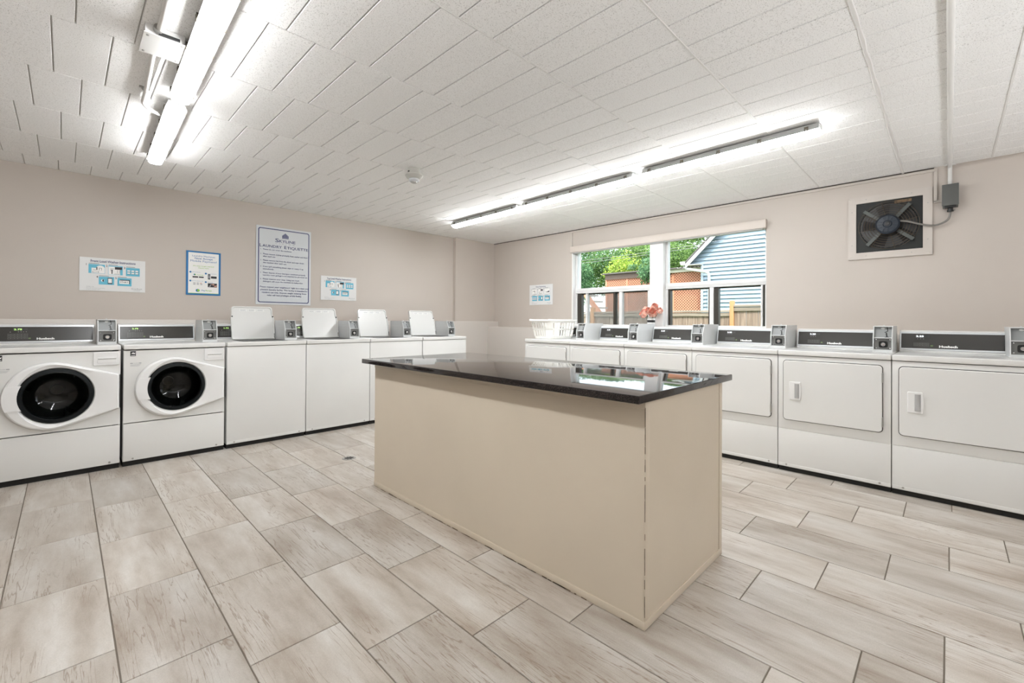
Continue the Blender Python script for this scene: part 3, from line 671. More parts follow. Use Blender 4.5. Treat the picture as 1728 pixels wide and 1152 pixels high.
def coin_box(root, x0, yf, zt, depth, zh=.200):
    """grey coin slide box with coin slot bay above a lock plate; front at local y yf, standing on top zt"""
    w = .114
    c = obj('coin_box', None, None, root, (x0, yf, zt))
    # shell profile: vertical lower face, upper face leaning back
    zs = zh * .55; lean = .038; th = .006
    m = M()
    side = [(0, 0), (0, zs), (lean, zh), (depth, zh), (depth, 0)]
    m.prism(side, 'x', 0, th); m.prism(side, 'x', w - th, w)
    m.prism([(lean, zh), (depth, zh), (depth, zh - th), (lean - .001, zh - th)], 'x', th, w - th)
    m.prism([(0, zs - th / 2), (0, zs + th / 2), (.03, zs + th / 2), (.03, zs - th / 2)], 'x', th, w - th)
    m.prism([(0, 0), (0, .020), (.03, .020), (.03, 0)], 'x', th, w - th)
    m.box(w * .45, w * .53, .10, .112, zh, zh + .008)
    m.build('shell', COIN, c)
    M().prism([(.022, .014), (.022, zs), (depth, zs), (depth, .014)], 'x', th, w - th).build('lock_plate', COIND, c)
    M().prism([(.026, zs), (lean + .022, zh - th), (depth - .01, zh - th), (depth - .01, zs)], 'x', th, w - th).build('slot_plate', mat('slot_plate_grey', (.25, .26, .26), .45), c)
    # raised panel seen on the box's flank
    for xx, a in ((0, -.0012), (w, .0012)):
        M().box(min(xx, xx + a), max(xx, xx + a), .055, depth - .05, .018, zh - .06, .0005, 1).build('side_panel', COIN, c)
    # lock
    k = M().rrect(w * .30, w * .74, .036, .082, .010, .014, .024, inset=.002).build('lock_surround', BLACK, c)
    M().lathe([(.0135, 0), (.0135, -.005), (.0115, -.007), (.0105, -.004), (.006, -.004), (.006, -.008), (.0015, -.0085)], (w * .52, .0135, .059), 'y', 20).build('lock_cylinder', CHROME, c)
    m = M()
    for px, pz in ((.16, .030), (.86, .030), (.16, .094), (.86, .094)): m.lathe([(.004, .022), (.004, .019), (.002, .018)], (w * px, 0, pz), 'y', 10)
    m.build('screws', CHROME, c, kind='stuff')
    # black zigzag coin slot and white oval legend on the leaning plate
    def sl(u, v):   # u 0..1 across, v 0..1 up the leaning face
        return (th + u * (w - 2 * th), .0248 + (lean - .004) * v, zs + (zh - th - zs) * v)
    m = M()
    pts = [(.66, .96), (.70, .96), (.77, .60), (.70, .56), (.68, .50), (.62, .46), (.58, .52), (.62, .56)]
    m.poly([sl(a, b) for a, b in [(.68, .97), (.74, .97), (.79, .62), (.74, .60)]], [(0, 1, 2, 3)])
    m.poly([sl(a, b) for a, b in [(.74, .62), (.79, .60), (.70, .52), (.60, .46), (.58, .52)]], [(0, 1, 2, 3, 4)])
    m.poly([sl(a, b) for a, b in [(.64, .46), (.72, .48), (.77, .08), (.68, .08)]], [(0, 1, 2, 3)])
    m.poly([sl(a, b) for a, b in [(.60, .09), (.85, .09), (.85, .04), (.60, .04)]], [(0, 1, 2, 3)])
    m.build('coin_slot', BLACK, c, smooth=0)
    m = M(); m.poly([sl(.48 + a, .86 + b) for a, b in circ(0, 0, .12, .075, 14)], [tuple(range(14))]); m.build('legend', INKW, c, smooth=0)
    return c

MW = .682
def front_washer(name, label, loc, w=MW):
    t = thing(name, label, 'washing machine', loc, 0, 'front load washers')
    D = .655
    M().box(.003, w - .003, .022, D - .02, 0, .05).build('base', GAPSH, t)  # fills the gap below the washer with painted shade
    m = M(); m.box(0, w, .016, D, .040, .916, .004)
    # front panel is a ring lofted from the door hole to the panel outline
    cx, cz, rg = .335, .606, .195
    N = 64
    def rad_rect(a, x0, x1, z0, z1):
        dx, dz = math.cos(a), math.sin(a); tt = []
        if dx > 1e-6: tt.append((x1 - cx) / dx)
        if dx < -1e-6: tt.append((x0 - cx) / dx)
        if dz > 1e-6: tt.append((z1 - cz) / dz)
        if dz < -1e-6: tt.append((z0 - cz) / dz)
        return min(tt)
    # angles include the four corners
    angs = sorted([2 * PI * k / N for k in range(N)] + [math.atan2(z - cz, x - cx) % (2 * PI) for x in (.002, w - .002) for z in (.343, .912)])
    hole = [(cx + rg * math.cos(a), cz + rg * math.sin(a)) for a in angs]
    rect = [(cx + rad_rect(a, .002, w - .002, .343, .912) * math.cos(a), cz + rad_rect(a, .002, w - .002, .343, .912) * math.sin(a)) for a in angs]
    # cabinet without a front where the hole is: build as walls
    m.b.free(); m = M()
    m.box(0, .012, .016, D, .040, .916); m.box(w - .012, w, .016, D, .040, .916); m.box(0, w, D - .01, D, .04, .916); m.box(0, w, .016, D, .04, .05)
    m.build('cabinet', WHITE, t)
    m = M(); m.loft([[(x, .04, z) for x, z in hole], [(x, .001, z) for x, z in hole], [(x, 0.0, z) for x, z in rect], [(x, .018, z) for x, z in rect]])
    m.build('front_panel', WHITE, t, smooth=.4)
    M().box(.002, w - .002, 0, .018, .042, .336, .004).build('lower_panel', WHITE, t)
    m = M()
    for sx in (.06, w - .06): m.lathe([(.007, .002), (.007, -.004), (.003, -.005)], (sx, -.001, .058), 'y', 10)
    m.build('screw', STEEL, t, kind='stuff')
    M().box(-.001, w + .001, -.012, D, .920, .958, .009, 3).build('worktop', WHITE, t)
    # drum behind the glass
    m = M(); m.lathe([(.19, .03), (.215, .08), (.22, .40), (.12, .42), (.001, .43)], (cx, 0, cz), 'y', 48, False); m.build('drum', DRUM, t)
    m = M()
    for k in range(3):
        a = R(50 + 120 * k); c_, s_ = math.cos(a), math.sin(a)
        m.poly([(cx + .215 * math.cos(a - .16), .1, cz + .215 * math.sin(a - .16)), (cx + .215 * math.cos(a + .16), .1, cz + .215 * math.sin(a + .16)), (cx + .14 * c_, .12, cz + .14 * s_),
                (cx + .215 * math.cos(a - .16), .4, cz + .215 * math.sin(a - .16)), (cx + .215 * math.cos(a + .16), .4, cz + .215 * math.sin(a + .16)), (cx + .14 * c_, .38, cz + .14 * s_)],
               [(0, 1, 2), (3, 5, 4), (0, 2, 5, 3), (1, 4, 5, 2)])
    m.build('drum_lifter', DRUM, t, kind='stuff')
    M().lathe([(.001, .395), (.036, .395), (.042, .405), (.042, .42)], (cx, 0, cz), 'y', 24, False).build('drum_hub', HUB, t)
    M().torus((cx, .03, cz), .183, .016, 'y', 48, 8).build('gasket', RUB, t)
    # door: circle with a straight tab to the hinge side
    dx_, R_ = .308, .241
    xt, zt0, zt1 = w - .006, .472, .735
    def inside(x, z):
        if math.hypot(x - dx_, z - cz) <= R_: return True
        # tangent hull with the tab
        if x < dx_ + .05 or x > xt: return False
        f = (x - dx_) / (xt - dx_)
        for zc, s in ((zt1, 1), (zt0, -1)):
            pass
        # tangent points
        top = hull(x, 1); bot = hull(x, -1)
        return bot <= z <= top
    def tangent(s):
        zc = zt1 if s > 0 else zt0
        vx, vz = xt - dx_, zc - cz; d = math.hypot(vx, vz); al = math.atan2(vz, vx); be = math.acos(R_ / d)
        a = al + s * be; return dx_ + R_ * math.cos(a), cz + R_ * math.sin(a), xt, zc
    T1, T2 = tangent(1), tangent(-1)
    def hull(x, s):
        T = T1 if s > 0 else T2
        if x < T[0]: return cz + s * math.sqrt(max(R_ ** 2 - (x - dx_) ** 2, 0))
        return T[1] + (T[3] - T[1]) * (x - T[0]) / (T[2] - T[0])
    def edge(a, shrink=0.0):
        lo, hi = .05, .6
        for _ in range(30):
            mid = (lo + hi) / 2
            if inside(cx + mid * math.cos(a), cz + mid * math.sin(a)): lo = mid
            else: hi = mid
        return lo - shrink
    n = 96; A = sorted([2 * PI * k / n for k in range(n)] + [math.atan2(zt1 - cz, xt - cx) - .001, math.atan2(zt0 - cz, xt - cx) % (2 * PI) + .001])
    E_ = [edge(a) for a in A]
    def ring(fn, y): return [(cx + fn(i) * math.cos(a), y, cz + fn(i) * math.sin(a)) for i, a in enumerate(A)]
    def dish(i):
        a = A[i]; ox = .030; RR = .236
        # circle centred ox to the right
        bq = ox * math.cos(a); rr_ = bq + math.sqrt(max(RR ** 2 - ox ** 2 + bq * bq, 0))
        return min(E_[i] - .016, rr_)
    door = obj('door', None, None, t)
    m = M()
    m.loft([ring(lambda i: E_[i], -.003), ring(lambda i: E_[i], -.022), ring(lambda i: E_[i] - .006, -.032), ring(lambda i: E_[i] - .014, -.036), ring(dish, -.037),
            ring(lambda i: min(dish(i) - .004, .208 + .3 * (dish(i) - .208)), -.030), ring(lambda i: .204, -.028), ring(lambda i: .198, -.018), ring(lambda i: .196, -.003)])
    m.build('door_ring', WHITE2, door, smooth=.35)
    # grip filling the left of the ring
    oa = [(dx_ - (R_ - .006) * math.cos(q), cz + (R_ - .006) * math.sin(q)) for q in [R(-21 + 42 * k / 10) for k in range(11)]]
    ia = [(cx - .192 * math.cos(q), cz + .192 * math.sin(q)) for q in [R(27 - 54 * k / 10) for k in range(11)]]
    g = M(); g.prism(oa + ia, 'y', -.0425, -.020)
    g.build('door_grip', WHITE2, door)
    M().lathe([(.199, -.012), (.190, -.030), (.172, -.034), (.168, -.026)], (cx, 0, cz), 'y', 64, False).build('glass_rim', RUB, door)
    M().lathe([(.196, -.022), (.165, -.027), (.15, .0), (.135, .055), (.11, .085), (.06, .10), (.001, .103)], (cx, 0, cz), 'y', 64, False).build('door_glass', DGLASS, door, smooth=1.2)
    M().box(w - .005, w - .001, -.03, -.002, .475, .732).build('hinge', BLACK, door)
    # detergent drawer
    dr = M().rrect(.526, w - .010, .806, .906, .008, -.010, .004, inset=.003).build('detergent_drawer', WHITE2, t)
    m = M(); m.prism([(-.0165, .865), (-.0165, .859), (-.011, .852), (-.011, .866)], 'x', .552, .655)
    m.rrect(.548, .658, .824, .852, .005, -.013, -.010, inset=.001); m.build('drawer_pull', WHITE2, dr)
    M().box(.552, .654, -.0125, -.009, .852, .860).build('drawer_slot', mat('slot_shadow_grey', (.10, .10, .10), .6), dr)
    # stickers
    m = M(); flat(m, .040, .074, .868, .907, -.0014); m.build('energy_sticker', INKB, t, smooth=0)
    m = M(); m.poly([(.045 + a, -.0018, .889 + b) for a, b in ((0, 0), (.012, .008), (.022, .003), (.026, .008), (.024, -.004), (.010, -.002))], [(0, 1, 2, 3, 4, 5)]); flat(m, .044, .070, .873, .876, -.0018); m.build('energy_mark', INKW, t, smooth=0)
    m = M(); flat(m, .040, .056, .808, .814, -.0014); flat(m, .092, .108, .808, .814, -.0014)
    for i in range(3): flat(m, .041, .107 - .006 * i, .800 - .006 * i, .8016 - .006 * i, -.0014)
    add_text(m, 'WASHER', .058, .808, .006, .032, 'LEFT', -.0014); m.build('serial_label', INKG, t, smooth=0, kind='stuff')
    console(t, .553, .548, .970, 1.120, '2.75', LEDG, 'w')
    coin_box(t, .557, .225, .957, .31)
    return t
W1 = front_washer('front_load_washer', 'nearest white front load washer at the left edge, lit digits 2.75 on its console', (-5.392, -.85, 0))
W2 = copy_tree(W1); W2.location = (-4.694, -.85, 0); W2['label'] = 'second front load washer, between the cut-off one and the open-lidded top loaders'

def top_washer(label, loc, w=MW):
    t = thing('top_load_washer', label, 'washing machine', loc, 0, 'top load washers with raised lids')
    D = .655
    M().box(.003, w - .003, .022, D - .02, 0, .05).build('base', GAPSH, t)  # dark block for the shaded gap under the cabinet
    M().box(0, w, 0, D, .040, .916, .005).build('cabinet', WHITE, t)
    M().box(.004, w - .004, -.0012, .004, .046, .066, .001, 1).build('kick_strip', WHITE, t)
    M().box(0.0, w, -.010, D, .920, .957, .008, 3).build('worktop', WHITE, t)
    m = M()
    for sx in (.06, w - .06): m.lathe([(.007, .002), (.007, -.004), (.003, -.005)], (sx, -.001, .056), 'y', 10)
    m.build('screw', STEEL, t, kind='stuff')
    console(t, .553, .548, .970, 1.120, '1.75', LEDG, 'w')
    coin_box(t, .557, .225, .957, .31)
    # opening in the worktop: flat plate coloured as the shaded well
    M().rrect(-.20, .20, -.19, .19, .03, -.001, .002, n=4).build('tub_opening', mat('tub_shadow', (.05, .05, .05), .5), t, (.345, .27, .9575), (R(90), 0, 0))
    # raised lid, hinged at the back, leaning back
    lid = obj('lid', None, None, t, (.150, .485, .960), (R(-16), 0, 0))
    LW, LH = .400, .352
    def outline(ins, y):
        pts = []
        a, b = ins, LW - ins; z0, z1 = ins, LH - ins; r = .026
        L_ = [(a + .012, z0), (b - .0, z0)]
        pr = [(a + .006, z0 + .004), (b - .004, z0 + .004)]
        # right side up: straight, small shoulder, rounded top corner
        pr += [(b, z0 + .02), (b, LH * .66), (b - .008, LH * .72), (b - .010, LH * .80)]
        for k in range(6): q = R(90 * k / 5); pr.append((b - .010 - r + r * math.cos(q), z1 - r + r * math.sin(q)))
        for k in range(6): q = R(90 + 90 * k / 5); pr.append((a + .010 + r + r * math.cos(q), z1 - r + r * math.sin(q)))
        pr += [(a + .010, LH * .80), (a + .008, LH * .72), (a, LH * .66), (a, z0 + .02)]
        return [(x, y, z) for x, z in pr]
    m = M(); m.loft([outline(0, .022), outline(0, 0), outline(.004, -.004), outline(.011, -.004), outline(.013, .004)], True, True)
    m.build('lid_panel', WHITE, lid, smooth=.5)
    for sx in (.004, LW - .004): M().lathe([(.0065, .002), (.0065, -.007), (.004, -.010)], (sx + (.008 if sx < .1 else -.008), 0, LH * .69), 'y', 12).build('bumper', BLACK, lid)
    for i in range(3):
        m = M(); x = .085 + i * .080; flat(m, x, x + .066, LH - .052, LH - .030, .0032); m.build('sticker', INKW, lid, smooth=0)
        m = M()
        for j in range(3): flat(m, x + .003, x + .062 - .012 * ((i + j) % 2), LH - .048 + .0065 * j, LH - .0455 + .0065 * j, .0028)
        m.build('sticker_print', INKG, lid, smooth=0, kind='stuff')
    m = M(); m.tube([(LW - .012, -.003, .01), (LW - .010, -.006, .06)], .003, 6); m.build('lid_hinge', BLACK, lid)
    return t
xs = [-3.995, -3.306, -2.617, -1.922]
tops = [top_washer('open-lidded top load washer right beside the front load washers', (xs[0], -.85, 0))]
for i, lb in enumerate(['open-lidded top load washer below the small top load instructions sign', 'third open-lidded top load washer, its front mostly behind the island countertop', 'farthest open-lidded top load washer, next to the bare corner ledge']):
    c = copy_tree(tops[0]); c.location = (xs[i + 1], -.85, 0); c['label'] = lb; tops.append(c)
for ch in tops[2].children:
    if ch.name.startswith('lid'): ch.location.x -= .03

DW = .682
def dryer(label, loc, w=DW):
    t = thing('dryer', label, 'dryer', loc, -PI / 2, 'white dryers under the windows')
    D = .70
    M().box(.003, w - .003, .022, D - .02, 0, .05).build('base', GAPSH, t)  # dark block coloured as the shade under the dryer
    M().box(0, w, .004, D, .036, .904, .004).build('cabinet', WHITE, t)
    M().box(.001, w - .001, 0, .006, .336, .903, .003).build('front_panel', WHITE, t)
    M().box(.001, w - .001, 0, .006, .040, .330, .003).build('lower_panel', WHITE, t)
    M().box(.003, w - .003, -.0015, .002, .042, .062, .001, 1).build('kick_strip', WHITE, t)
    M().box(0, w, -.010, D, .908, .946, .009, 3).build('worktop', WHITE, t)
    m = M()
    for sx in (.058, w - .060): m.lathe([(.007, .002), (.007, -.004), (.003, -.005)], (sx, -.001, .055), 'y', 10)
    m.build('screw', STEEL, t, kind='stuff')
    M().rrect(.034, .640, .403, .872, .026, -.0022, .004).build('door_gap', mat('door_gap_dark', (.05, .045, .04), .8), t)
    d = M().rrect(.0385, .6355, .4075, .8675, .023, -.014, .002, inset=.004).build('door', WHITE, t)
    m = M(); m.rrect(.080, .156, .566, .706, .006, -.020, -.012, inset=.003)
    m.prism([(.152, .570), (.158, .60), (.160, .636), (.158, .67), (.152, .702), (.148, .702), (.148, .57)], 'y', -.022, -.014)
    m.build('handle', WHITE2, d)
    # scooped grip
    rings = []
    m = M()
    for k in range(7):
        a = PI * k / 6; dep = -.0205 - .000; rings.append([(.112 + .030 * (1 - math.cos(a)) / 2 + .004, -.0206 - .004 * math.sin(a), z) for z in (.582, .60, .64, .67, .692)])
    m.loft(rings, close=False); m.build('grip', mat('grip_recess_grey', (.40, .40, .40), .4), d)
    for z0 in (.752, .445): M().box(.634, .642, -.016, -.002, z0, z0 + .066, .001, 1).build('hinge', STEEL, d)
    console(t, .575, .585, .958, 1.108, '2.25', LEDW, 'd')
    coin_box(t, .555, .290, .945, .40, .195)
    return t
y0_, w2 = -1.7433, .6854
D = [dryer('white dryer at the corner end, carrying the laundry basket', (-1.04, y0_, 0))]
lbs = ['second dryer from the corner, console beside the laundry basket', 'white dryer right below the vase of coral roses', 'white dryer half hidden behind the right end of the countertop',
       'fully visible white dryer right of the island, directly left of the cut-off one', 'nearest white dryer, cut off by the right edge']
for k in range(1, 6):
    c = copy_tree(D[0]); c.location = (-1.04, y0_ - w2 * k, 0); c['label'] = lbs[k - 1]; D.append(c)

# ------------------------------------------------------------------ island and countertop
IX0, IX1, IY0, IY1, IZ = -3.48, -2.69, -4.634, -2.569, .860
t = thing('island', 'cream painted boxed island under the black granite top', 'island', ((IX0 + IX1) / 2, (IY0 + IY1) / 2, 0))
ox, oy = -(IX0 + IX1) / 2, -(IY0 + IY1) / 2
def ib(x0, x1, y0, y1, z0, z1, bev=.0): return M().box(x0 + ox, x1 + ox, y0 + oy, y1 + oy, z0, z1, bev)
ib(IX0 + .006, IX1 - .006, IY0 + .006, IY1 - .006, 0.002, IZ).build('body', CREAM, t)
ib(IX0 + .001, IX0 + .008, IY0 + .002, IY1 - .002, .034, IZ - .032).build('front_panel', CREAM, t)
ib(IX0 + .036, IX1 - .036, IY0 + .001, IY0 + .008, .034, IZ - .002).build('side_panel', CREAM, t)
ib(IX0 - .001, IX0 + .006, IY0 - .001, IY1, IZ - .031, IZ - .001, .001).build('top_rail', CREAM, t)
ib(IX0 - .003, IX0 + .006, IY0 - .003, IY1, .001, .033, .002).build('base_strip', CREAM, t)
ib(IX0, IX1, IY0 - .003, IY0 + .006, .001, .033, .002).build('base_strip', CREAM, t)
ib(IX0 - .0005, IX0 + .034, IY0 - .0015, IY0 + .006, .034, IZ - .002, .001).build('corner_strip', CREAM, t)
ib(IX1 - .034, IX1 + .0005, IY0 - .0015, IY0 + .006, .034, IZ - .002, .001).build('corner_strip', CREAM, t)
m = M()     # worn dark edges: chipped line along the near corner and the foot
random.seed(3)
for i in range(34):
    z = .04 + random.random() * .78; l_ = random.uniform(.008, .05)
    m.box(IX0 + ox - .0016, IX0 + ox + .0003, IY0 + oy - .0022, IY0 + oy + random.uniform(-.0012, .0004), z, z + l_)
for i in range(46):
    y = IY0 + oy + random.random() * 2.0; l_ = random.uniform(.01, .07); m.box(IX0 + ox - .0036, IX0 + ox, y, y + l_, .0, random.uniform(.002, .006))
m.build('chipped_edge', CREAMD, t, smooth=0, kind='stuff')
M().box(-3.552 + .0, -2.580, -4.648, -2.515, .861, .892, .005, 3).build('countertop', GRAN, label='glossy black speckled granite countertop on the island', category='countertop')

# floor drain
t = thing('floor_drain', 'small round dark metal floor drain left of the island', 'drain', (-3.328, -1.856, 0))
M().lathe([(.001, .0015), (.030, .0015), (.034, .003), (.052, .003), (.056, .0005)], (0, 0, 0), 'z', 32, False).build('rim', STEEL, t)
m = M()
for k in range(8):
    a = 2 * PI * k / 8; m.box(-.0045, .0045, .012, .040, .0022, .0036, mtx=Matrix.Rotation(a, 4, 'Z'))
m.lathe([(.001, .0037), (.008, .0037)], (0, 0, 0), 'z', 12, False); m.build('grate', BLACK, t)

# ------------------------------------------------------------------ light fixtures
def fixture(p0, p1, label, group):
    """p0 -> p1: the two ends (x,y) on the ceiling; clips on both flanks"""
    a, b = Vector((p0[0], p0[1], 0)), Vector((p1[0], p1[1], 0)); L = (b - a).length; ang = math.atan2(b.y - a.y, b.x - a.x) - PI / 2
    t = thing('strip_light', label, 'ceiling light', ((a.x + b.x) / 2, (a.y + b.y) / 2, H), ang, group)
    hl = L / 2
    def ring(s, w, z0, z1, rnd):
        pass
    # housing: tray with slanted ends
    prof = lambda y, w0, w1, z0, z1: [(-w0, y, z0), (-w1, y, z1), (w1, y, z1), (w0, y, z0)]
    m = M(); m.loft([prof(-hl + .008, .034, .043, -.008, -.010), prof(-hl + .008, .036, .043, -.008, -.012), prof(-hl, .036, .046, -.008, -.045), prof(hl, .036, .046, -.008, -.045), prof(hl - .008, .036, .043, -.008, -.012)], True, True)
    m.b.free(); m = M()
    m.loft([prof(-hl + .004, .038, .0515, -.010, -.050), prof(hl - .004, .038, .0515, -.010, -.050)], True, True)
    m.box(-.02, .02, -hl * .7, -hl * .5, -.012, 0); m.box(-.02, .02, hl * .5, hl * .7, -.012, 0)
    m.build('housing', HOUS, t)
    # diffuser: rounded trough with rounded ends
    def dr(y, s, zs=1.0):
        o = []
        for k in range(11):
            q = PI * k / 10; cx_, cz_ = math.cos(q), math.sin(q)
            o.append((.043 * s * (abs(cx_) ** .55) * (1 if cx_ > 0 else -1), y, -.0495 - .032 * zs * (cz_ ** .7)))
        return o
    m = M(); m.loft([dr(-hl, .90, .05), dr(-hl + .002, .93, .45), dr(-hl + .008, .97, .8), dr(-hl + .022, 1), dr(hl - .022, 1), dr(hl - .008, .97, .8), dr(hl - .002, .93, .45), dr(hl, .90, .05)], True, True)
    m.build('diffuser', DIFF2 if 'windows' in group else DIFF, t)
    n = 5
    for i in range(n):
        y = -hl + .07 + (L - .14) * i / (n - 1)
        for s in (-1, 1):
            m = M(); m.box(min(s * .043, s * .054), max(s * .043, s * .054), y - .011, y - .006, -.053, -.024); m.box(min(s * .043, s * .054), max(s * .043, s * .054), y + .006, y + .011, -.053, -.024)
            m.box(min(s * .040, s * .052), max(s * .040, s * .052), y - .011, y + .011, -.036, -.024); m.build('clip', CLIP, t)
    return t
gR, gL = 'strip lights near the windows', 'strip lights over the washer side'
fixture((-1.634, -4.866), (-1.608, -3.628), 'nearest strip light of the row by the windows, ending above the dryers', gR)
fixture((-1.592, -3.537), (-1.545, -2.196), 'middle strip light of the row by the windows', gR)
fixture((-1.525, -2.098), (-1.480, -.885), 'farthest strip light of the row by the windows, near the corner', gR)
fixture((-4.605, -3.585), (-4.574, -2.385), 'long bright strip light at the top left, cut by the upper edge', gL)
fixture((-4.570, -2.245), (-4.535, -1.050), 'shorter looking strip light of the left row, nearest the washer wall', gL)
fixture((-4.640, -4.93), (-4.610, -3.70), 'strip light of the left row above the camera, out of frame', gL)
for i, (x, y) in enumerate(((-1.60, -3.583), (-1.535, -2.147))):
    M().tube([(0, -.06, 0), (0, .06, 0)], .011, 10).build('light_connector', GRAYP, loc=(x, y, H - .034), label='white conduit joint between the %s strip lights by the windows' % ('nearest and middle', 'middle and farthest')[i], category='connector')

# conduit and junction box beside the left lights
t = thing('ceiling_conduit', 'white painted conduit pipe with junction box beside the left strip lights', 'conduit', (-4.74, -2.9, H))
def T(pts, r, name, mtl=GRAYP): M().tube([(p[0] + 4.74, p[1] + 2.9, p[2]) for p in pts], r, 12).build(name, mtl, t)
T([(-4.755, -7.5, -.016), (-4.750, -5, -.016), (-4.742, -3.25, -.016), (-4.735, -2.96, -.018)], .013, 'pipe')
bend = [(-4.735, -2.80, -.016), (-4.722, -2.5, -.016), (-4.712, -2.25, -.018)]
for k in range(1, 9):
    q = R(90 * k / 8); bend.append((-4.712 + .10 * (1 - math.cos(q)), -2.18 + .13 * math.sin(q) + .02, -.020 - .012 * k / 8))
bend.append((-4.575, -1.99, -.034))
T(bend, .011, 'pipe')
M().box(.040, .052, .11, .66, -.012, 0, .002).build('raceway', GRAYP, t)
M().box(-.045, .095, -.085, .10, -.040, 0, .003).build('junction_box', GRAYP, t)
m = M(); m.box(-.050, .100, -.090, .105, -.044, -.040, .001, 1)
m.build('box_cover', GRAYP, t)
m = M()
for a, b in ((-.035, -.07), (.085, -.07), (-.035, .085), (.085, .085)): m.lathe([(.005, -.044), (.005, -.048), (.002, -.049)], (a, b, 0), 'z', 10, True)
m.build('cover_screws', STEEL, t, kind='stuff')
M().box(.0, .075, -.098, -.091, -.040, -.028).build('open_knockout', BLACK, t)
M().box(.095, .150, -.055, .030, -.040, -.010, .003).build('bracket', GRAYP, t)
m = M(); m.lathe([(.018, 0), (.018, .02), (.013, .022)], (0, 0, 0), 'y', 14); m.build('coupling', STEEL, t, (-.002, -.11, -.018))
m = M(); m.box(-.030, .025, -.008, .008, -.006, 0); m.tube([(-.022, 0, -.004), (-.012, 0, -.018), (.0, 0, -.026), (.012, 0, -.018), (.020, 0, -.004)], .004, 6); m.build('pipe_strap', STEEL, t, (.028, .61, 0))

# smoke detector
t = thing('smoke_detector', 'round off-white smoke detector on the ceiling', 'smoke detector', (-2.955, -2.235, H))
M().lathe([(.050, 0), (.052, -.040), (.050, -.044)], (0, 0, 0), 'z', 32).build('base', SMOKE, t)
M().lathe([(.052, -.044), (.072, -.052), (.074, -.060), (.060, -.078), (.045, -.086)], (0, 0, 0), 'z', 32).build('body', SMOKE, t)
M().lathe([(.043, -.084), (.043, -.098), (.036, -.108), (.028, -.110)], (0, 0, 0), 'z', 32).build('sensor_cap', SILV, t)
M().lathe([(.027, -.108), (.024, -.118), (.001, -.120)], (0, 0, 0), 'z', 24).build('sensor_eye', STEEL, t)
M().box(-.058, -.050, -.010, .006, -.036, -.028).build('indicator', BLACK, t)

# conduit to the switch box, switch box
t = thing('fan_conduit', 'white conduit pipe crossing the ceiling to the grey switch box', 'conduit', (-3, -5.453, H - .016))
M().tube([(-4.6, 0, 0), (2.94, 0, 0), (2.968, 0, -.004), (2.980, 0, -.020), (2.980, 0, -.145)], .0135, 12).build('pipe', GRAYP, t)
M().box(2.955, 2.975, -.035, .035, .004, .015).box(.4, .42, -.03, .03, .005, .016).build('pipe_strap', GRAYP, t)
t = thing('switch_box', 'dark grey switch box on the wall right of the fan', 'switch box', (0, -5.455, 2.09))
M().box(-.070, -.002, -.045, .045, .002, .178, .004).build('box', BOXG, t)
M().box(-.078, -.070, -.048, .048, .012, .182, .002).build('cover', BOXG, t)
M().box(-.074, -.050, -.035, .035, -.004, .012, .002).build('cover_flange', BLACK, t)
M().lathe([(.016, .004), (.016, -.018), (.020, -.020), (.020, -.032), (.012, -.034)], (-.035, 0, 0), 'z', 14).build('connector', BLACK, t)
m = M(); m.tube([(-.035, -.012, -.024), (-.045, -.026, -.024)], .004, 6); m.build('connector_screw', STEEL, t)

# exhaust fan
fy0, fy1, fz0, fz1 = -5.350, -4.797, 1.731, 2.286
cy_, cz_ = (fy0 + fy1) / 2, (fz0 + fz1) / 2
t = thing('exhaust_fan', 'dark wall exhaust fan with wire guard in a square beige frame', 'fan', (0, cy_, cz_), -PI / 2)
hw, hh = (fy1 - fy0) / 2, (fz1 - fz0) / 2; iw, ih = .221, .220
FR = mat('beige_fan_frame', (.57, .52, .475), .45, var=.04, vscale=6)
for q in range(4):
    # mitred frame board
    m = M(); Lo = hw if q % 2 == 0 else hh
    m.prism([(-hw, hh), (hw, hh), (iw, ih), (-iw, ih)], 'y', -.020, -.001)
    mm = Matrix.Rotation(R(90 * q), 4, 'Y'); bmesh.ops.transform(m.b, matrix=mm, verts=m.b.verts)
    m.build('frame_board', FR, t, smooth=0)
m = M()
for a, b in ((-.15, .25), (.15, .25), (-.15, -.25), (.15, -.25), (.25, .15), (.25, -.15), (-.25, .15), (-.25, -.15)): m.lathe([(.004, -.0195), (.004, -.0215), (.002, -.022)], (a, 0, b), 'y', 8)
m.build('frame_screws', STEEL, t, kind='stuff')
# dark mounting plate with venturi ring, blades, guard, arms and motor
m = M(); rr_n = 48
angs = sorted([2 * PI * k / rr_n for k in range(rr_n)] + [R(45), R(135), R(225), R(315)])
def sq(a, s): return s / max(abs(math.cos(a)), abs(math.sin(a)))
m.loft([[(sq(a, .2215) * math.cos(a), -.006, sq(a, .2215) * math.sin(a)) for a in angs], [(.195 * math.cos(a), -.006, .195 * math.sin(a)) for a in angs], [(.190 * math.cos(a), -.0025, .190 * math.sin(a)) for a in angs]])
m.build('mounting_plate', FBROWN, t)
m = M(); m.lathe([(.19, -.0022), (.001, -.0022)], (0, 0, 0), 'y', 40, False); m.build('duct_opening', BLACK, t)
for k in range(5):
    a = 2 * PI * k / 5 + .3; m = M()
    m.poly([(.05 * math.cos(a), -.010, .05 * math.sin(a)), (.18 * math.cos(a - .05), -.016, .18 * math.sin(a - .05)), (.183 * math.cos(a + .5), -.005, .183 * math.sin(a + .5)), (.05 * math.cos(a + .9), -.005, .05 * math.sin(a + .9))], [(0, 1, 2, 3)])
    m.build('blade', mat('fan_blade_dark', (.010, .009, .008), .5, metal=.4), t, smooth=0)
m = M()
for i in range(7): m.torus((0, -.030 - .004 * (6 - i) * .6, 0), .085 + .0195 * i, .0018, 'y', 56, 5)
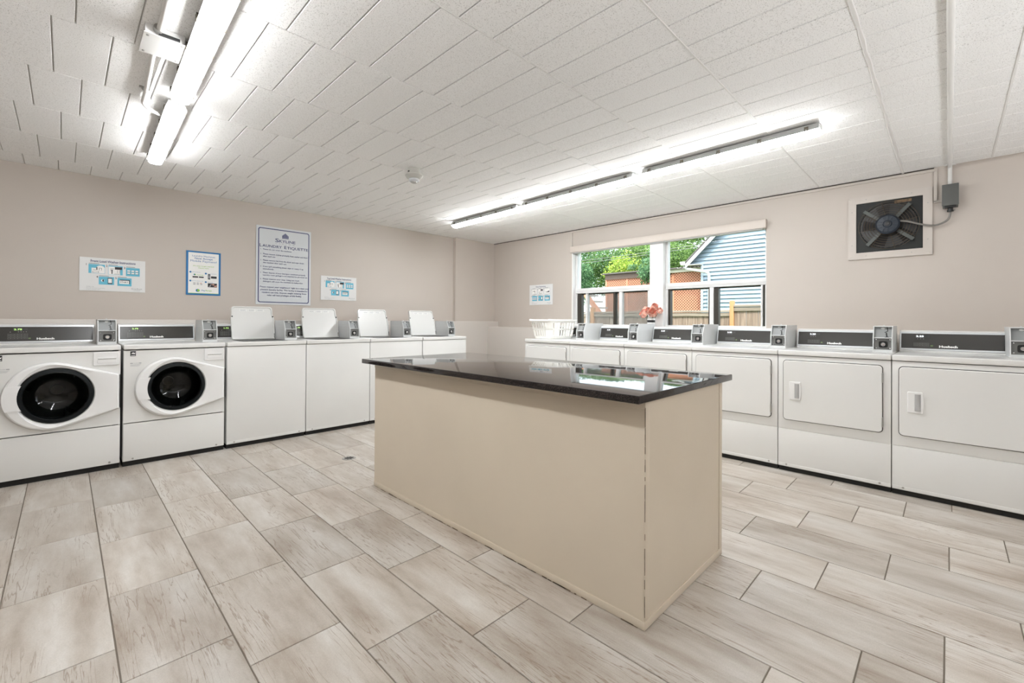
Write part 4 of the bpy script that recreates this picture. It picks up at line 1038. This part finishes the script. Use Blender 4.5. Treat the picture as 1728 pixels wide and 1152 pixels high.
for k in range(8):
    a = R(45 * k + 12); m.tube([(.075 * math.cos(a), -.046, .075 * math.sin(a)), (.16 * math.cos(a), -.038, .16 * math.sin(a)), (.204 * math.cos(a), -.030, .204 * math.sin(a)), (.206 * math.cos(a), -.006, .206 * math.sin(a))], .0018, 5)
m.build('wire_guard', RUST, t)
for k in range(4):
    a = R(45 + 90 * k + 4); M().box(.05, .215, -.0395, -.0365, -.013, .013, mtx=Matrix.Rotation(-a, 4, 'Y')).build('motor_arm', FARM, t)
M().lathe([(.080, -.030), (.082, -.075), (.070, -.090), (.030, -.094), (.026, -.100), (.001, -.101)], (0, 0, 0), 'y', 32).build('motor', NAVY, t)
m = M()
for k in range(12): a = 2 * PI * k / 12; m.box(.034, .068, -.097, -.090, -.004, .004, mtx=Matrix.Rotation(a, 4, 'Y'))
m.build('cooling_fins', NAVY, t)
M().lathe([(.014, -.1005), (.020, -.104), (.015, -.106), (.008, -.105)], (0, 0, 0), 'y', 20).build('shaft_cap', BLACK, t)
M().box(.04, .15, -.010, -.007, .185, .208).build('rating_plate', mat('stained_brass_label', (.16, .10, .05), .6, var=.5, vscale=60), t)
# armoured cable from the motor to the switch box
pts = []
P = [(.078, -.060, .02), (.13, -.065, .005), (.20, -.055, -.025), (.275, -.048, -.048), (.33, -.042, -.038), (.37, -.038, -.008), (.3815, -.036, .045)]
def cr(p, n=8):
    o = []
    for i in range(len(p) - 1):
        a, b, c, d = [Vector(p[max(0, min(len(p) - 1, i + j))]) for j in (-1, 0, 1, 2)]
        for k in range(n):
            u = k / n; o.append(.5 * ((2 * b) + (c - a) * u + (2 * a - 5 * b + 4 * c - d) * u * u + (3 * b - a - 3 * c + d) * u ** 3))
    o.append(Vector(p[-1])); return o
m = M(); cp = cr(P, 16); m.tube(cp, .0068, 8)
for i in range(0, len(cp) - 1, 1): pass
m.build('armoured_cable', STEEL, t)
m = M()
for i in range(1, len(cp) - 1):
    u = (cp[i + 1] - cp[i - 1]).normalized(); q = u.to_track_quat('Y', 'Z').to_matrix().to_4x4(); tb = M(); tb.torus((0, 0, 0), .0070, .0016, 'y', 10, 4); bmesh.ops.transform(tb.b, matrix=Matrix.Translation(cp[i]) @ q, verts=tb.b.verts)
    me = bpy.data.meshes.new('r'); tb.b.to_mesh(me); tb.b.free(); m.b.from_mesh(me); bpy.data.meshes.remove(me)
m.build('cable_armour', STEEL, t, kind='stuff')

# ------------------------------------------------------------------ laundry basket
t = thing('laundry_basket', 'white slotted plastic laundry basket on the corner dryer', 'basket', (-.69, -1.905, .947))
BX, BY, BH = .285, .170, .238
def brect(s, z, r, n=6, bulge=0.0):
    a, b = BX * s[0], BY * s[1]; o = []
    for cx_, cy2, a0 in ((a - r, b - r, 0), (-a + r, b - r, 90), (-a + r, -b + r, 180), (a - r, -b + r, 270)):
        for k in range(n + 1): q = R(a0 + 90 * k / n); o.append((cx_ + r * math.cos(q), cy2 + r * math.sin(q), z))
    return o
def scale_at(z): f = z / BH; return (.80 + .17 * f, .78 + .18 * f)
m = M()
def wallband(z0, z1, th=.004):
    s0, s1 = scale_at(z0), scale_at(z1); r = .06
    o0, o1 = brect(s0, z0, r), brect(s1, z1, r); i0 = [(x * .975, y * .96, z) for x, y, z in o0]; i1 = [(x * .975, y * .96, z) for x, y, z in o1]
    m.loft([i0, o0, o1, i1, i0])
wallband(.004, .030); wallband(.108, .122); wallband(.196, .232)
s0 = scale_at(.004); m.loft([brect(s0, 0.002, .06), brect(s0, .008, .06)], True, True)
m.build('body', BASKET, t, smooth=.5)
m = M()
def slat(x, y, nx, ny, wdt, z0, z1):
    def pt(z, d, e):
        s = scale_at(z); return (x * s[0] - ny * d - nx * e, y * s[1] + nx * d - ny * e, z)
    h_ = wdt / 2
    p = [pt(z0, -h_, 0), pt(z0, h_, 0), pt(z1, h_, 0), pt(z1, -h_, 0), pt(z0, -h_, .005), pt(z0, h_, .005), pt(z1, h_, .005), pt(z1, -h_, .005)]
    m.poly(p, [(0, 1, 2, 3), (7, 6, 5, 4), (0, 4, 5, 1), (1, 5, 6, 2), (2, 6, 7, 3), (3, 7, 4, 0)])
for z0, z1 in ((.028, .110), (.120, .198)):
    for sgn in (-1, 1):
        for i in range(10): slat(-BX + .055 + (2 * BX - .11) * i / 9, sgn * BY, 0, sgn, .018, z0, z1)
        for i in range(6): slat(sgn * BX, -BY + .05 + (2 * BY - .10) * i / 5, sgn, 0, .018, z0, z1)
        for sg2 in (-1, 1): slat(sgn * (BX - .018), sg2 * (BY - .018), sgn * .707, sg2 * .707, .075, z0, z1)
m.build('slats', BASKET, t, kind='stuff', smooth=0)
# rim, wavy
def rimr(s, dz, wob):
    o = brect((s, s), 0, .055, 10); res = []
    for x, y, z in o:
        w_ = wob * math.cos(2 * PI * x / .30) if abs(y) > BY * s - .03 else wob * math.cos(2 * PI * y / .2)
        res.append((x, y, BH - .006 + dz + w_))
    return res
m = M(); m.loft([rimr(.93, -.004, .003), rimr(.96, .006, .005), rimr(1.02, .006, .005), rimr(1.04, -.002, .004), rimr(1.035, -.014, .002), rimr(.96, -.006, .003), rimr(.93, -.004, .003)])
m.build('rim', BASKET, t, smooth=1.0)

# ------------------------------------------------------------------ vase and flowers
VX, VY = -.125, -2.932
t = thing('vase', 'small white vase with a black band on the ledge between the windows', 'vase', (VX, VY, 1.0695))
M().lathe([(.038, 0), (.044, .02), (.046, .085), (.046, .128), (.044, .134), (.040, .132), (.038, .02), (.001, .016)], (0, 0, 0), 'z', 32).build('body', CERAM, t)
M().lathe([(.0468, .086), (.0472, .087), (.0472, .112), (.0468, .113)], (0, 0, 0), 'z', 32, False).build('band', BLACK, t)
t = thing('rose_bouquet', 'bunch of coral pink artificial roses in the white vase', 'flowers', (VX, VY, 1.09))
m = M()
heads = [(-.045, .062, .160, .066), (-.055, -.048, .165, .068), (.0, .070, .215, .050), (-.010, -.045, .240, .058), (.03, -.085, .200, .050), (-.045, .005, .200, .050), (.045, .02, .19, .052)]
for hx, hy, hz, r in heads: m.tube([(hx * .15, hy * .15, .0), (hx * .3, hy * .3, .08), (hx, hy, hz)], .0022, 5)
m.build('stems', LEAF1, t, kind='stuff')
def petal(m, c, d, size, open_):
    d = d.normalized(); up_ = Vector((0, 0, 1)); s = d.cross(up_).normalized() if abs(d.z) < .95 else Vector((1, 0, 0)); n_ = s.cross(d)
    g = [[None] * 5 for _ in range(4)]
    for i in range(4):
        f = i / 3
        for j in range(5):
            u = (j - 2) / 2; wid = size * .75 * math.sin(PI * (.25 + .62 * f)) ; curl = size * (.9 * f * open_ + .30 * u * u * (1 - .4 * f))
            p = c + n_ * (f * size * 1.05) + s * (u * wid) + d * (size * .30 + curl * (1 if open_ > 0 else 1) - .45 * size * u * u)
            g[i][j] = m.b.verts.new(p)
    for i in range(3):
        for j in range(4): m.b.faces.new((g[i][j], g[i][j + 1], g[i + 1][j + 1], g[i + 1][j]))
for hx, hy, hz, r in heads:
    m = M(); ax = Vector((hx - .03, hy, .06)).normalized()
    q = Vector((0, 0, 1)).rotation_difference(ax).to_matrix()
    for layer, (n_, sz, op) in enumerate(((3, .5, .0), (5, .7, .1), (7, .88, .22), (8, 1.0, .40))):
        for k in range(n_):
            a = 2 * PI * (k + .37 * layer) / n_; d = Vector((math.cos(a), math.sin(a), 0))
            tm = M(); petal(tm, Vector((0, 0, -.35 * r)), d, r * sz, op)
            for v in tm.b.verts: v.co = q @ v.co + Vector((hx, hy, hz))
            me = bpy.data.meshes.new('p'); tm.b.to_mesh(me); tm.b.free(); m.b.from_mesh(me); bpy.data.meshes.remove(me)
    m.build('rose', PETAL, t, smooth=1.2)
m = M(); random.seed(5)
for k in range(16):
    a = random.uniform(0, 2 * PI); el = random.uniform(.1, .9); c = Vector((math.cos(a) * .045, math.sin(a) * .055, .10 + el * .12)); d = Vector((math.cos(a), math.sin(a), random.uniform(-.2, .6))).normalized(); s = d.cross(Vector((0, 0, 1))).normalized()
    l_ = .035; m.poly([c, c + d * l_ * .5 + s * .011, c + d * l_, c + d * l_ * .5 - s * .011], [(0, 1, 2, 3)])
m.build('leaves', mat('dark_leaf', (.03, .06, .025), .6), t, kind='stuff', smooth=0)

# ------------------------------------------------------------------ outside
GZ = .55
M().box(.32, 60, -45, 45, GZ - .3, GZ).build('ground', GRASS, kind='structure')
# fence
def fence(name, label, ys, ye, ztop, x=3.0, group='cedar fences outside'):
    t = thing(name, label, 'fence', (x, (ys + ye) / 2, GZ), 0, group); L = ye - ys
    M().box(-.05, .05, -L / 2, L / 2, ztop - .035 - GZ, ztop - GZ, .003).build('cap_board', FCAP, t)
    M().box(-.035, -.012, -L / 2, L / 2, ztop - .105 - GZ, ztop - .042 - GZ, .002).build('rail', FCAP, t)
    n = max(1, round(L / .092)); bw = L / n
    me = M().box(-.008, .008, -bw / 2 + .0025, bw / 2 - .0025, 0, ztop - .04 - GZ, .001, 1).mesh(0); me.materials.append(FENCE)
    for i in range(n): obj('board', me, None, t, (random.uniform(-.002, .002), -L / 2 + bw * (i + .5), 0))
    return t
fence('fence', 'low weathered cedar fence seen through both windows', -2.785, -.03, 1.372)
fence('fence', 'taller cedar fence section right of the right-hand post', -6.0, -2.85, 1.458)
fence('fence', 'cedar fence section beyond the post at the far left of the left window', .055, 3.0, 1.372)
for (a, b, z1, lb) in ((-2.848, -2.785, 1.530, 'orange cedar fence post seen in the right window'), (-.03, .055, 1.462, 'orange cedar fence post seen in the left window')):
    M().box(-.04, .04, -(b - a) / 2, (b - a) / 2, 0, z1 - GZ, .004).build('fence_post', POSTM, loc=(2.99, (a + b) / 2, GZ), label=lb, category='post')

# blue clapboard house, gable towards the room
HX = 7.0
t = thing('blue_house', 'pale blue clapboard house with a white raked gable seen through the right window', 'house', (HX, -3.4, GZ))
def gl(y): return y + 3.4
eave_y, eave_z, slope = -.36, 2.74, .98
pk_y = -3.6; pk_z = eave_z + (eave_y - pk_y) * slope
M().box(.06, 6, gl(-6.8), gl(-.72), 0, 2.70 - GZ).prism([(gl(-6.8), 2.70 - GZ), (gl(-.72), 2.70 - GZ), (gl(pk_y), pk_z - .12 - GZ)], 'x', .05, 6).build('wall_core', BLUEH, t)
z = GZ; ex = .1035; k = 0
while z < pk_z - .2:
    zt = z + ex
    ya = -.72 if z < 2.66 else min(-.42 - 0, eave_y - .05 - (zt - eave_z) / slope)
    ya = -.72 if z < 2.66 else eave_y - .02 - (zt - eave_z) / slope
    yb = -6.8 if z < 2.66 else 2 * pk_y - ya
    if ya - yb < .05: break
    m = M(); 
    sl_ = 0 if z < 2.66 else (zt - z) / slope; a1, b1 = gl(ya) + sl_ + .0, gl(yb) - sl_
    z_, t_ = z - .010 - GZ, zt - .012 - GZ
    P_ = [(.044, b1, z_), (.0, b1, z_), (.040, b1 + sl_, t_), (.052, b1 + sl_, t_), (.044, a1, z_), (.0, a1, z_), (.040, a1 - sl_, t_), (.052, a1 - sl_, t_)]
    m.poly(P_, [(0, 1, 2, 3), (7, 6, 5, 4), (0, 4, 5, 1), (1, 5, 6, 2), (2, 6, 7, 3), (3, 7, 4, 0)]); m.build('clapboard', BLUEH, t, smooth=0)
    z = zt; k += 1
M().box(-.005, .06, gl(-.765), gl(-.70), 0, 2.70 - GZ, .002).build('corner_board', BTRIM, t)
def rake(s):
    a = (gl(eave_y if s > 0 else 2 * pk_y - eave_y), eave_z - GZ); b = (gl(pk_y), pk_z - GZ)
    n_ = Vector((b[1] - a[1], -(b[0] - a[0]))).normalized() * (-.09 if s > 0 else .09)
    if (n_.y > 0): n_ = -n_
    return [a, b, (b[0], b[1] - .13), (a[0] + n_.x * 0, a[1] - .125)]
M().prism(rake(1), 'x', -.20, -.17).build('rake_board', WTRIM, t, smooth=0)
M().prism(rake(-1), 'x', -.20, -.17).build('rake_board', WTRIM, t, smooth=0)
for s in (1, -1):
    a = (gl(eave_y if s > 0 else 2 * pk_y - eave_y), eave_z - GZ + .02); b = (gl(pk_y), pk_z - GZ + .02)
    M().prism([a, b, (b[0], b[1] + .04), (a[0], a[1] + .04)], 'x', -.21, 6.2).build('roof_slope', SHING, t, smooth=0)
M().box(-.19, .05, gl(-.74), gl(eave_y), 2.625 - GZ + .07, 2.645 - GZ + .07).build('soffit', WTRIM, t)
M().prism([(gl(eave_y), 2.70 - GZ), (gl(eave_y) + .11, 2.71 - GZ), (gl(eave_y) + .13, 2.80 - GZ), (gl(eave_y), 2.80 - GZ)], 'x', -.25, 6.2).build('gutter', WTRIM, t)
M().tube([(-.12, gl(-.30), 2.72 - GZ), (-.12, gl(-.31), 2.66 - GZ), (-.12, gl(-.36), 2.61 - GZ), (-.10, gl(-.86), 2.50 - GZ), (-.08, gl(-.92), 2.46 - GZ), (-.05, gl(-.935), 2.36 - GZ), (-.03, gl(-.94), .01)], .038, 8).build('downspout', WTRIM, t)

# lattice porch beside the house
LX = 7.25
t = thing('lattice_porch', 'terracotta lattice porch wall joined to the blue house', 'porch', (LX, .8, GZ))
def lattice(y0, y1, z0, z1, pitch=.078, w=.028):
    m = M(); Wd, Hd = y1 - y0, z1 - z0
    for s, xo in ((1, 0), (-1, -.014)):
        c = -Hd if s > 0 else 0; c0 = -Hd
        k = 0; cc_ = c0
        while cc_ < Wd:
            # line y = y0 + cc + v (s=1) or mirrored
            va = max(0, -cc_); vb = min(Hd, Wd - cc_)
            if vb - va > .02:
                for_ = lambda v: (y0 + cc_ + v) if s > 0 else (y1 - cc_ - v)
                ya, yb = for_(va), for_(vb); hw_ = w * .7
                m.poly([(xo, ya - hw_, z0 + va), (xo, ya + hw_, z0 + va), (xo, yb + hw_, z0 + vb), (xo, yb - hw_, z0 + vb)], [(0, 1, 2, 3)])
            cc_ += pitch
    return m
lattice(-1.50, 1.62, .5 - .5, 2.58 - GZ).build('lattice', TERRA, t, smooth=0, kind='stuff')
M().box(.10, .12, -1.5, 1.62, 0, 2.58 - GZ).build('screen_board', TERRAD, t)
m = M()
for y in (-.62, .20, .85, 1.60): m.box(-.03, .03, y - .025, y + .025, 0, 2.5 - GZ)
m.build('porch_post', TERRA, t)
M().box(-.06, .0, -1.5, -.55, 2.57 - GZ, 2.665 - GZ).build('fascia', mat('aged_white_fascia', (.55, .52, .45), .7), t)
M().box(-.06, .0, -.55, 1.62, 2.50 - GZ, 2.66 - GZ).build('fascia', mat('dark_brown_fascia', (.09, .06, .045), .7), t)
M().box(-.15, 1.5, -1.5, 1.7, 2.665 - GZ, 2.70 - GZ).build('porch_roof', SHING, t)
# outside stair with a red stringer
t = thing('garden_stair', 'red-brown outdoor stair seen low in the left window', 'stair', (6.2, 2.0, GZ))
m = M(); m.prism([(.75, 1.62), (.55, 1.62), (-.62, .30), (-.62, .08)], 'x', 0, .05); m.build('stringer', TERRA, t, smooth=0)
for i in range(7): M().box(.05, .8, .55 - .18 * i, .80 - .18 * i, 1.42 - .2 * i, 1.46 - .2 * i).build('tread', WTRIM, t, smooth=0)

# trees
def leafcloud(m, c, rad, n, size, seed, flat_=1.0):
    rnd = random.Random(seed)
    cl = [(Vector((rnd.gauss(0, .5), rnd.gauss(0, .5), rnd.gauss(0, .45))), rnd.uniform(.25, .5)) for _ in range(26)]
    for _ in range(n):
        cc_, rr_ = rnd.choice(cl); v = Vector((rnd.gauss(0, 1), rnd.gauss(0, 1), rnd.gauss(0, .8))); v = v.normalized() * rr_ * rnd.uniform(.6, 1.05)
        p = Vector(((cc_.x + v.x) * rad[0], (cc_.y + v.y) * rad[1], (cc_.z + v.z) * rad[2])) + Vector(c)
        d = Vector((rnd.gauss(0, 1), rnd.gauss(0, 1), rnd.gauss(0, .6))).normalized(); s = d.cross(Vector((rnd.gauss(0, 1), rnd.gauss(0, 1), rnd.gauss(0, 1)))).normalized(); l_ = size * rnd.uniform(.6, 1.3)
        m.poly([p, p + d * l_ * .5 + s * l_ * .32, p + d * l_, p + d * l_ * .5 - s * l_ * .32], [(0, 1, 2, 3)])
def fastcloud(c, rad, n, size, seed):
    rnd = random.Random(seed); V = []; F = []
    cl = [(Vector((rnd.gauss(0, .42), rnd.gauss(0, .42), rnd.gauss(0, .4))), rnd.uniform(.22, .48)) for _ in range(30)]
    for _ in range(n):
        cc_, rr_ = rnd.choice(cl); v = Vector((rnd.gauss(0, 1), rnd.gauss(0, 1), rnd.gauss(0, .8))).normalized() * rr_ * rnd.uniform(.55, 1.05)
        p = Vector(((cc_.x + v.x) * rad[0], (cc_.y + v.y) * rad[1], (cc_.z + v.z) * rad[2]))
        d = Vector((rnd.gauss(0, 1), rnd.gauss(0, 1), rnd.gauss(0, .6))).normalized(); s = d.cross(Vector((rnd.gauss(0, 1), rnd.gauss(0, 1), rnd.gauss(0, 1)))).normalized(); l_ = size * rnd.uniform(.6, 1.3)
        i = len(V); V += [p, p + d * l_ * .5 + s * l_ * .34, p + d * l_, p + d * l_ * .5 - s * l_ * .34]; F.append((i, i + 1, i + 2, i + 3))
    me = bpy.data.meshes.new('leaves'); me.from_pydata([tuple(v) for v in V], [], F); return me
def tree(label, x, y, ch, rad, n, size, lm, seed, group='trees beyond the fence', trunk=.14):
    t = thing('tree', label, 'tree', (x, y, GZ), 0, group)
    M().tube([(0, 0, 0), (.1, .05, (ch - GZ) * .5), (-.05, .1, ch - GZ)], trunk, 8).tube([(.05, .05, (ch - GZ) * .55), (.1, .5 * rad[1] * .6, ch - GZ + .2)], trunk * .5, 6).tube([(.05, .05, (ch - GZ) * .5), (.1, -.5 * rad[1] * .6, ch - GZ + .3)], trunk * .5, 6).build('trunk', BARK, t)
    obj('crown', fastcloud((0, 0, 0), rad, n, size, seed), lm, t, (0, 0, ch - GZ), kind='stuff')
tree('bushy green tree rising behind the lattice porch in the left window', 9.6, 2.7, 3.35, (.9, 2.5, .95), 34000, .062, LEAF1, 1, trunk=.022)
tree('bright yellow-green patch of the large tree in the middle of the left window, sunlight put into its colour', 8.45, 2.55, 3.05, (.35, .75, .42), 1700, .065, LEAF2, 2, trunk=.012)  # separate crown added as the sunlit patch of the tree behind
tree('blue-green tree at the left side of the left window', 8.2, 5.4, 2.85, (1.6, 2.1, 1.35), 34000, .07, LEAF3, 3, trunk=.04)
tree('tall green tree behind the house gable in the right window', 14.5, 3.4, 3.9, (2.0, 3.8, 1.7), 44000, .11, LEAF1, 4)
tree('dark green tree behind the other trees in the left window', 15.0, 11.5, 3.8, (2.2, 5.0, 2.2), 44000, .13, LEAF3, 5)
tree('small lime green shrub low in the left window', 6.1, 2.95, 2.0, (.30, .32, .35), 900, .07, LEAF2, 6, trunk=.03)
tree('low bluish-green crown hanging in front of the lattice in the left window', 6.55, .55, 2.60, (.35, .55, .36), 2600, .06, LEAF3, 8, trunk=.012)
# utility wires
for i, (za, zb) in enumerate(((3.62, 3.21), (3.50, 3.15))):
    pts = [(8.5, 9.6 - 10.3 * k / 12, za + (zb - za) * k / 12 - .25 * math.sin(PI * k / 12)) for k in range(13)]
    M().tube([(p[0] - 8.5, p[1], p[2] - za) for p in pts], .007, 5).build('utility_wire', WIRE, loc=(6.75, 0, za), label='%s thin overhead wire crossing outside the windows' % ('upper', 'lower')[i], category='wire')
